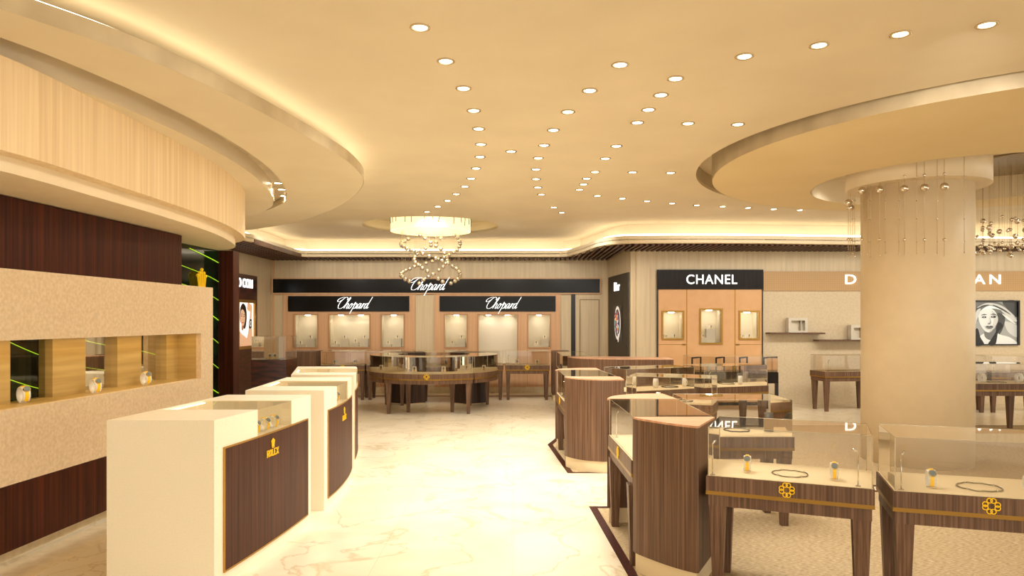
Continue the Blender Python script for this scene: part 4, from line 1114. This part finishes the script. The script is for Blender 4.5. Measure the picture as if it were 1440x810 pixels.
pl = bpy.data.lights.new('chandelier_glow','POINT'); pl.energy = 2; pl.color = (1,.85,.6); pl.shadow_soft_size = .3
po = bpy.data.objects.new('chandelier_glow', pl); COL.objects.link(po); po.parent = t; po.location = (0,0,-.35)

hx, hy = 5.2, 8.4
t = thing('chandelier', 'ring of thin hanging wires with glass balls around the round column', 'chandelier', (hx, hy, 3.5))
wires = MB()
fx = [1193,1196,1199,1202,1212,1221,1224,1237,1245,1264,1272,1289,1300,1318,1328,1356]
for i, px in enumerate(fx):
    k_ = (px-CX)/F; R_ = 1.29
    # intersect the camera-side half of the ring with the direction of the wire
    A_ = k_*k_+1; B_ = -2*(k_*hx+hy); C_ = hx*hx+hy*hy-R_*R_; disc_ = B_*B_-4*A_*C_
    D = (-B_-math.sqrt(max(0,disc_)))/(2*A_)
    if i < 4: D += .12*i
    x = k_*D; zb_ = zb(358+random.uniform(-3,3), D)
    wires.tube([(x,D,3.5),(x,D,zb_)], .003, 4)
    big_ = px in (1193,1196,1212,1237,1272,1300,1328)
    if big_: ball(t, (x,D,zb(268-(px-1212)*.05 if px > 1200 else (285 if px < 1195 else 292),D)), .042); ball(t, (x,D,zb(250-(px-1237)*.06,D)), .016); ball(t, (x,D,zb(337,D)), .018)
    else:
        for yy_ in (248,282,308,340): ball(t, (x,D,zb(yy_,D)), .008)
    ball(t, (x,D,zb_), .009)
wires.build('wires', M['wire'], t)
MB().prism(circ(hx,hy,1.33,24,PI*.95,PI*1.65)+circ(hx,hy,1.25,24,PI*.95,PI*1.65)[::-1], 3.47, 3.499).build('ring_plate', M['steel'], t)
t = thing('chandelier', 'dense cluster of hanging glass balls right of the column', 'chandelier', (6.1, 8.7, 3.5))
wires = MB()
for i in range(64):
    a = random.random()*2*PI; r = math.sqrt(random.random())*.62
    x = 6.12+r*math.cos(a); y = 8.75+r*math.sin(a)
    ze = 2.36+.16*random.random()+.10*(r/.62)
    wires.tube([(x,y,3.48),(x,y,ze)], .0015, 3)
    ball(t, (x,y,ze), random.choice((.018,.026,.03)))
    if i % 4 != 3: ball(t, (x,y,ze+.22+random.uniform(-.06,.10)), random.choice((.018,.024,.032)))
wires.build('wires', M['wire'], t)
MB().cyl(6.1,8.7,.66,3.47,3.499,48).build('ceiling_canopy', M['steel'], t)
# lamps within the disc opening
for i, (x, y) in enumerate(((5.9,7.75),(4.3,9.25),(5.2,9.72))):
    o = copy_tree(dl0); o.location = (x,y,3.4995 if i else 3.4995); tag(o, 'round recessed downlight in the opening of the ochre disc, %s' % ('nearest','left rear','right rear')[i], 'ceiling light', 'downlights in the disc opening')

# ---------------------------------------------------------------- world + colour
w = bpy.data.worlds.new('world'); sc.world = w; w.use_nodes = True
bg = w.node_tree.nodes['Background']; bg.inputs['Color'].default_value = (1,.93,.80,1); bg.inputs['Strength'].default_value = 1.8
def fill_spot(x, y, tx, ty, tz, e):  # unseen spots without fixtures, added to brighten walls, counters and column
    l = bpy.data.lights.new('added_fill_spot','SPOT'); l.energy = e; l.spot_size = 1.7; l.spot_blend = 1; l.shadow_soft_size = .25; l.color = (1,.955,.87)
    o = bpy.data.objects.new('added_fill_spot', l); COL.objects.link(o); o.location = (x,y,3.22)
    o.rotation_euler = (Vector((tx,ty,tz))-Vector((x,y,3.22))).to_track_quat('-Z','Y').to_euler()
for i in range(5): fill_spot(-4.1+i*1.35, 12.2, -4.1+i*1.35, 15.8, 1.3, 110)
for i in range(6): fill_spot(3.2+i*1.35, 10.6, 3.2+i*1.35, 13.75, 1.3, 95)
for i in range(4): fill_spot(-.6, 2.6+i*1.7, -3.2, 2.6+i*1.7, 1.2, 60)
fill_spot(2.7, 4.2, 4.5, 7.9, 1.0, 120); fill_spot(-2.6, 12.6, -5.3, 13.6, 1.5, 50); fill_spot(0.2, 12.2, 2.2, 14.4, 1.4, 50)
sc.view_settings.view_transform = 'Standard'; sc.view_settings.look = 'None'; sc.view_settings.exposure = 0.22
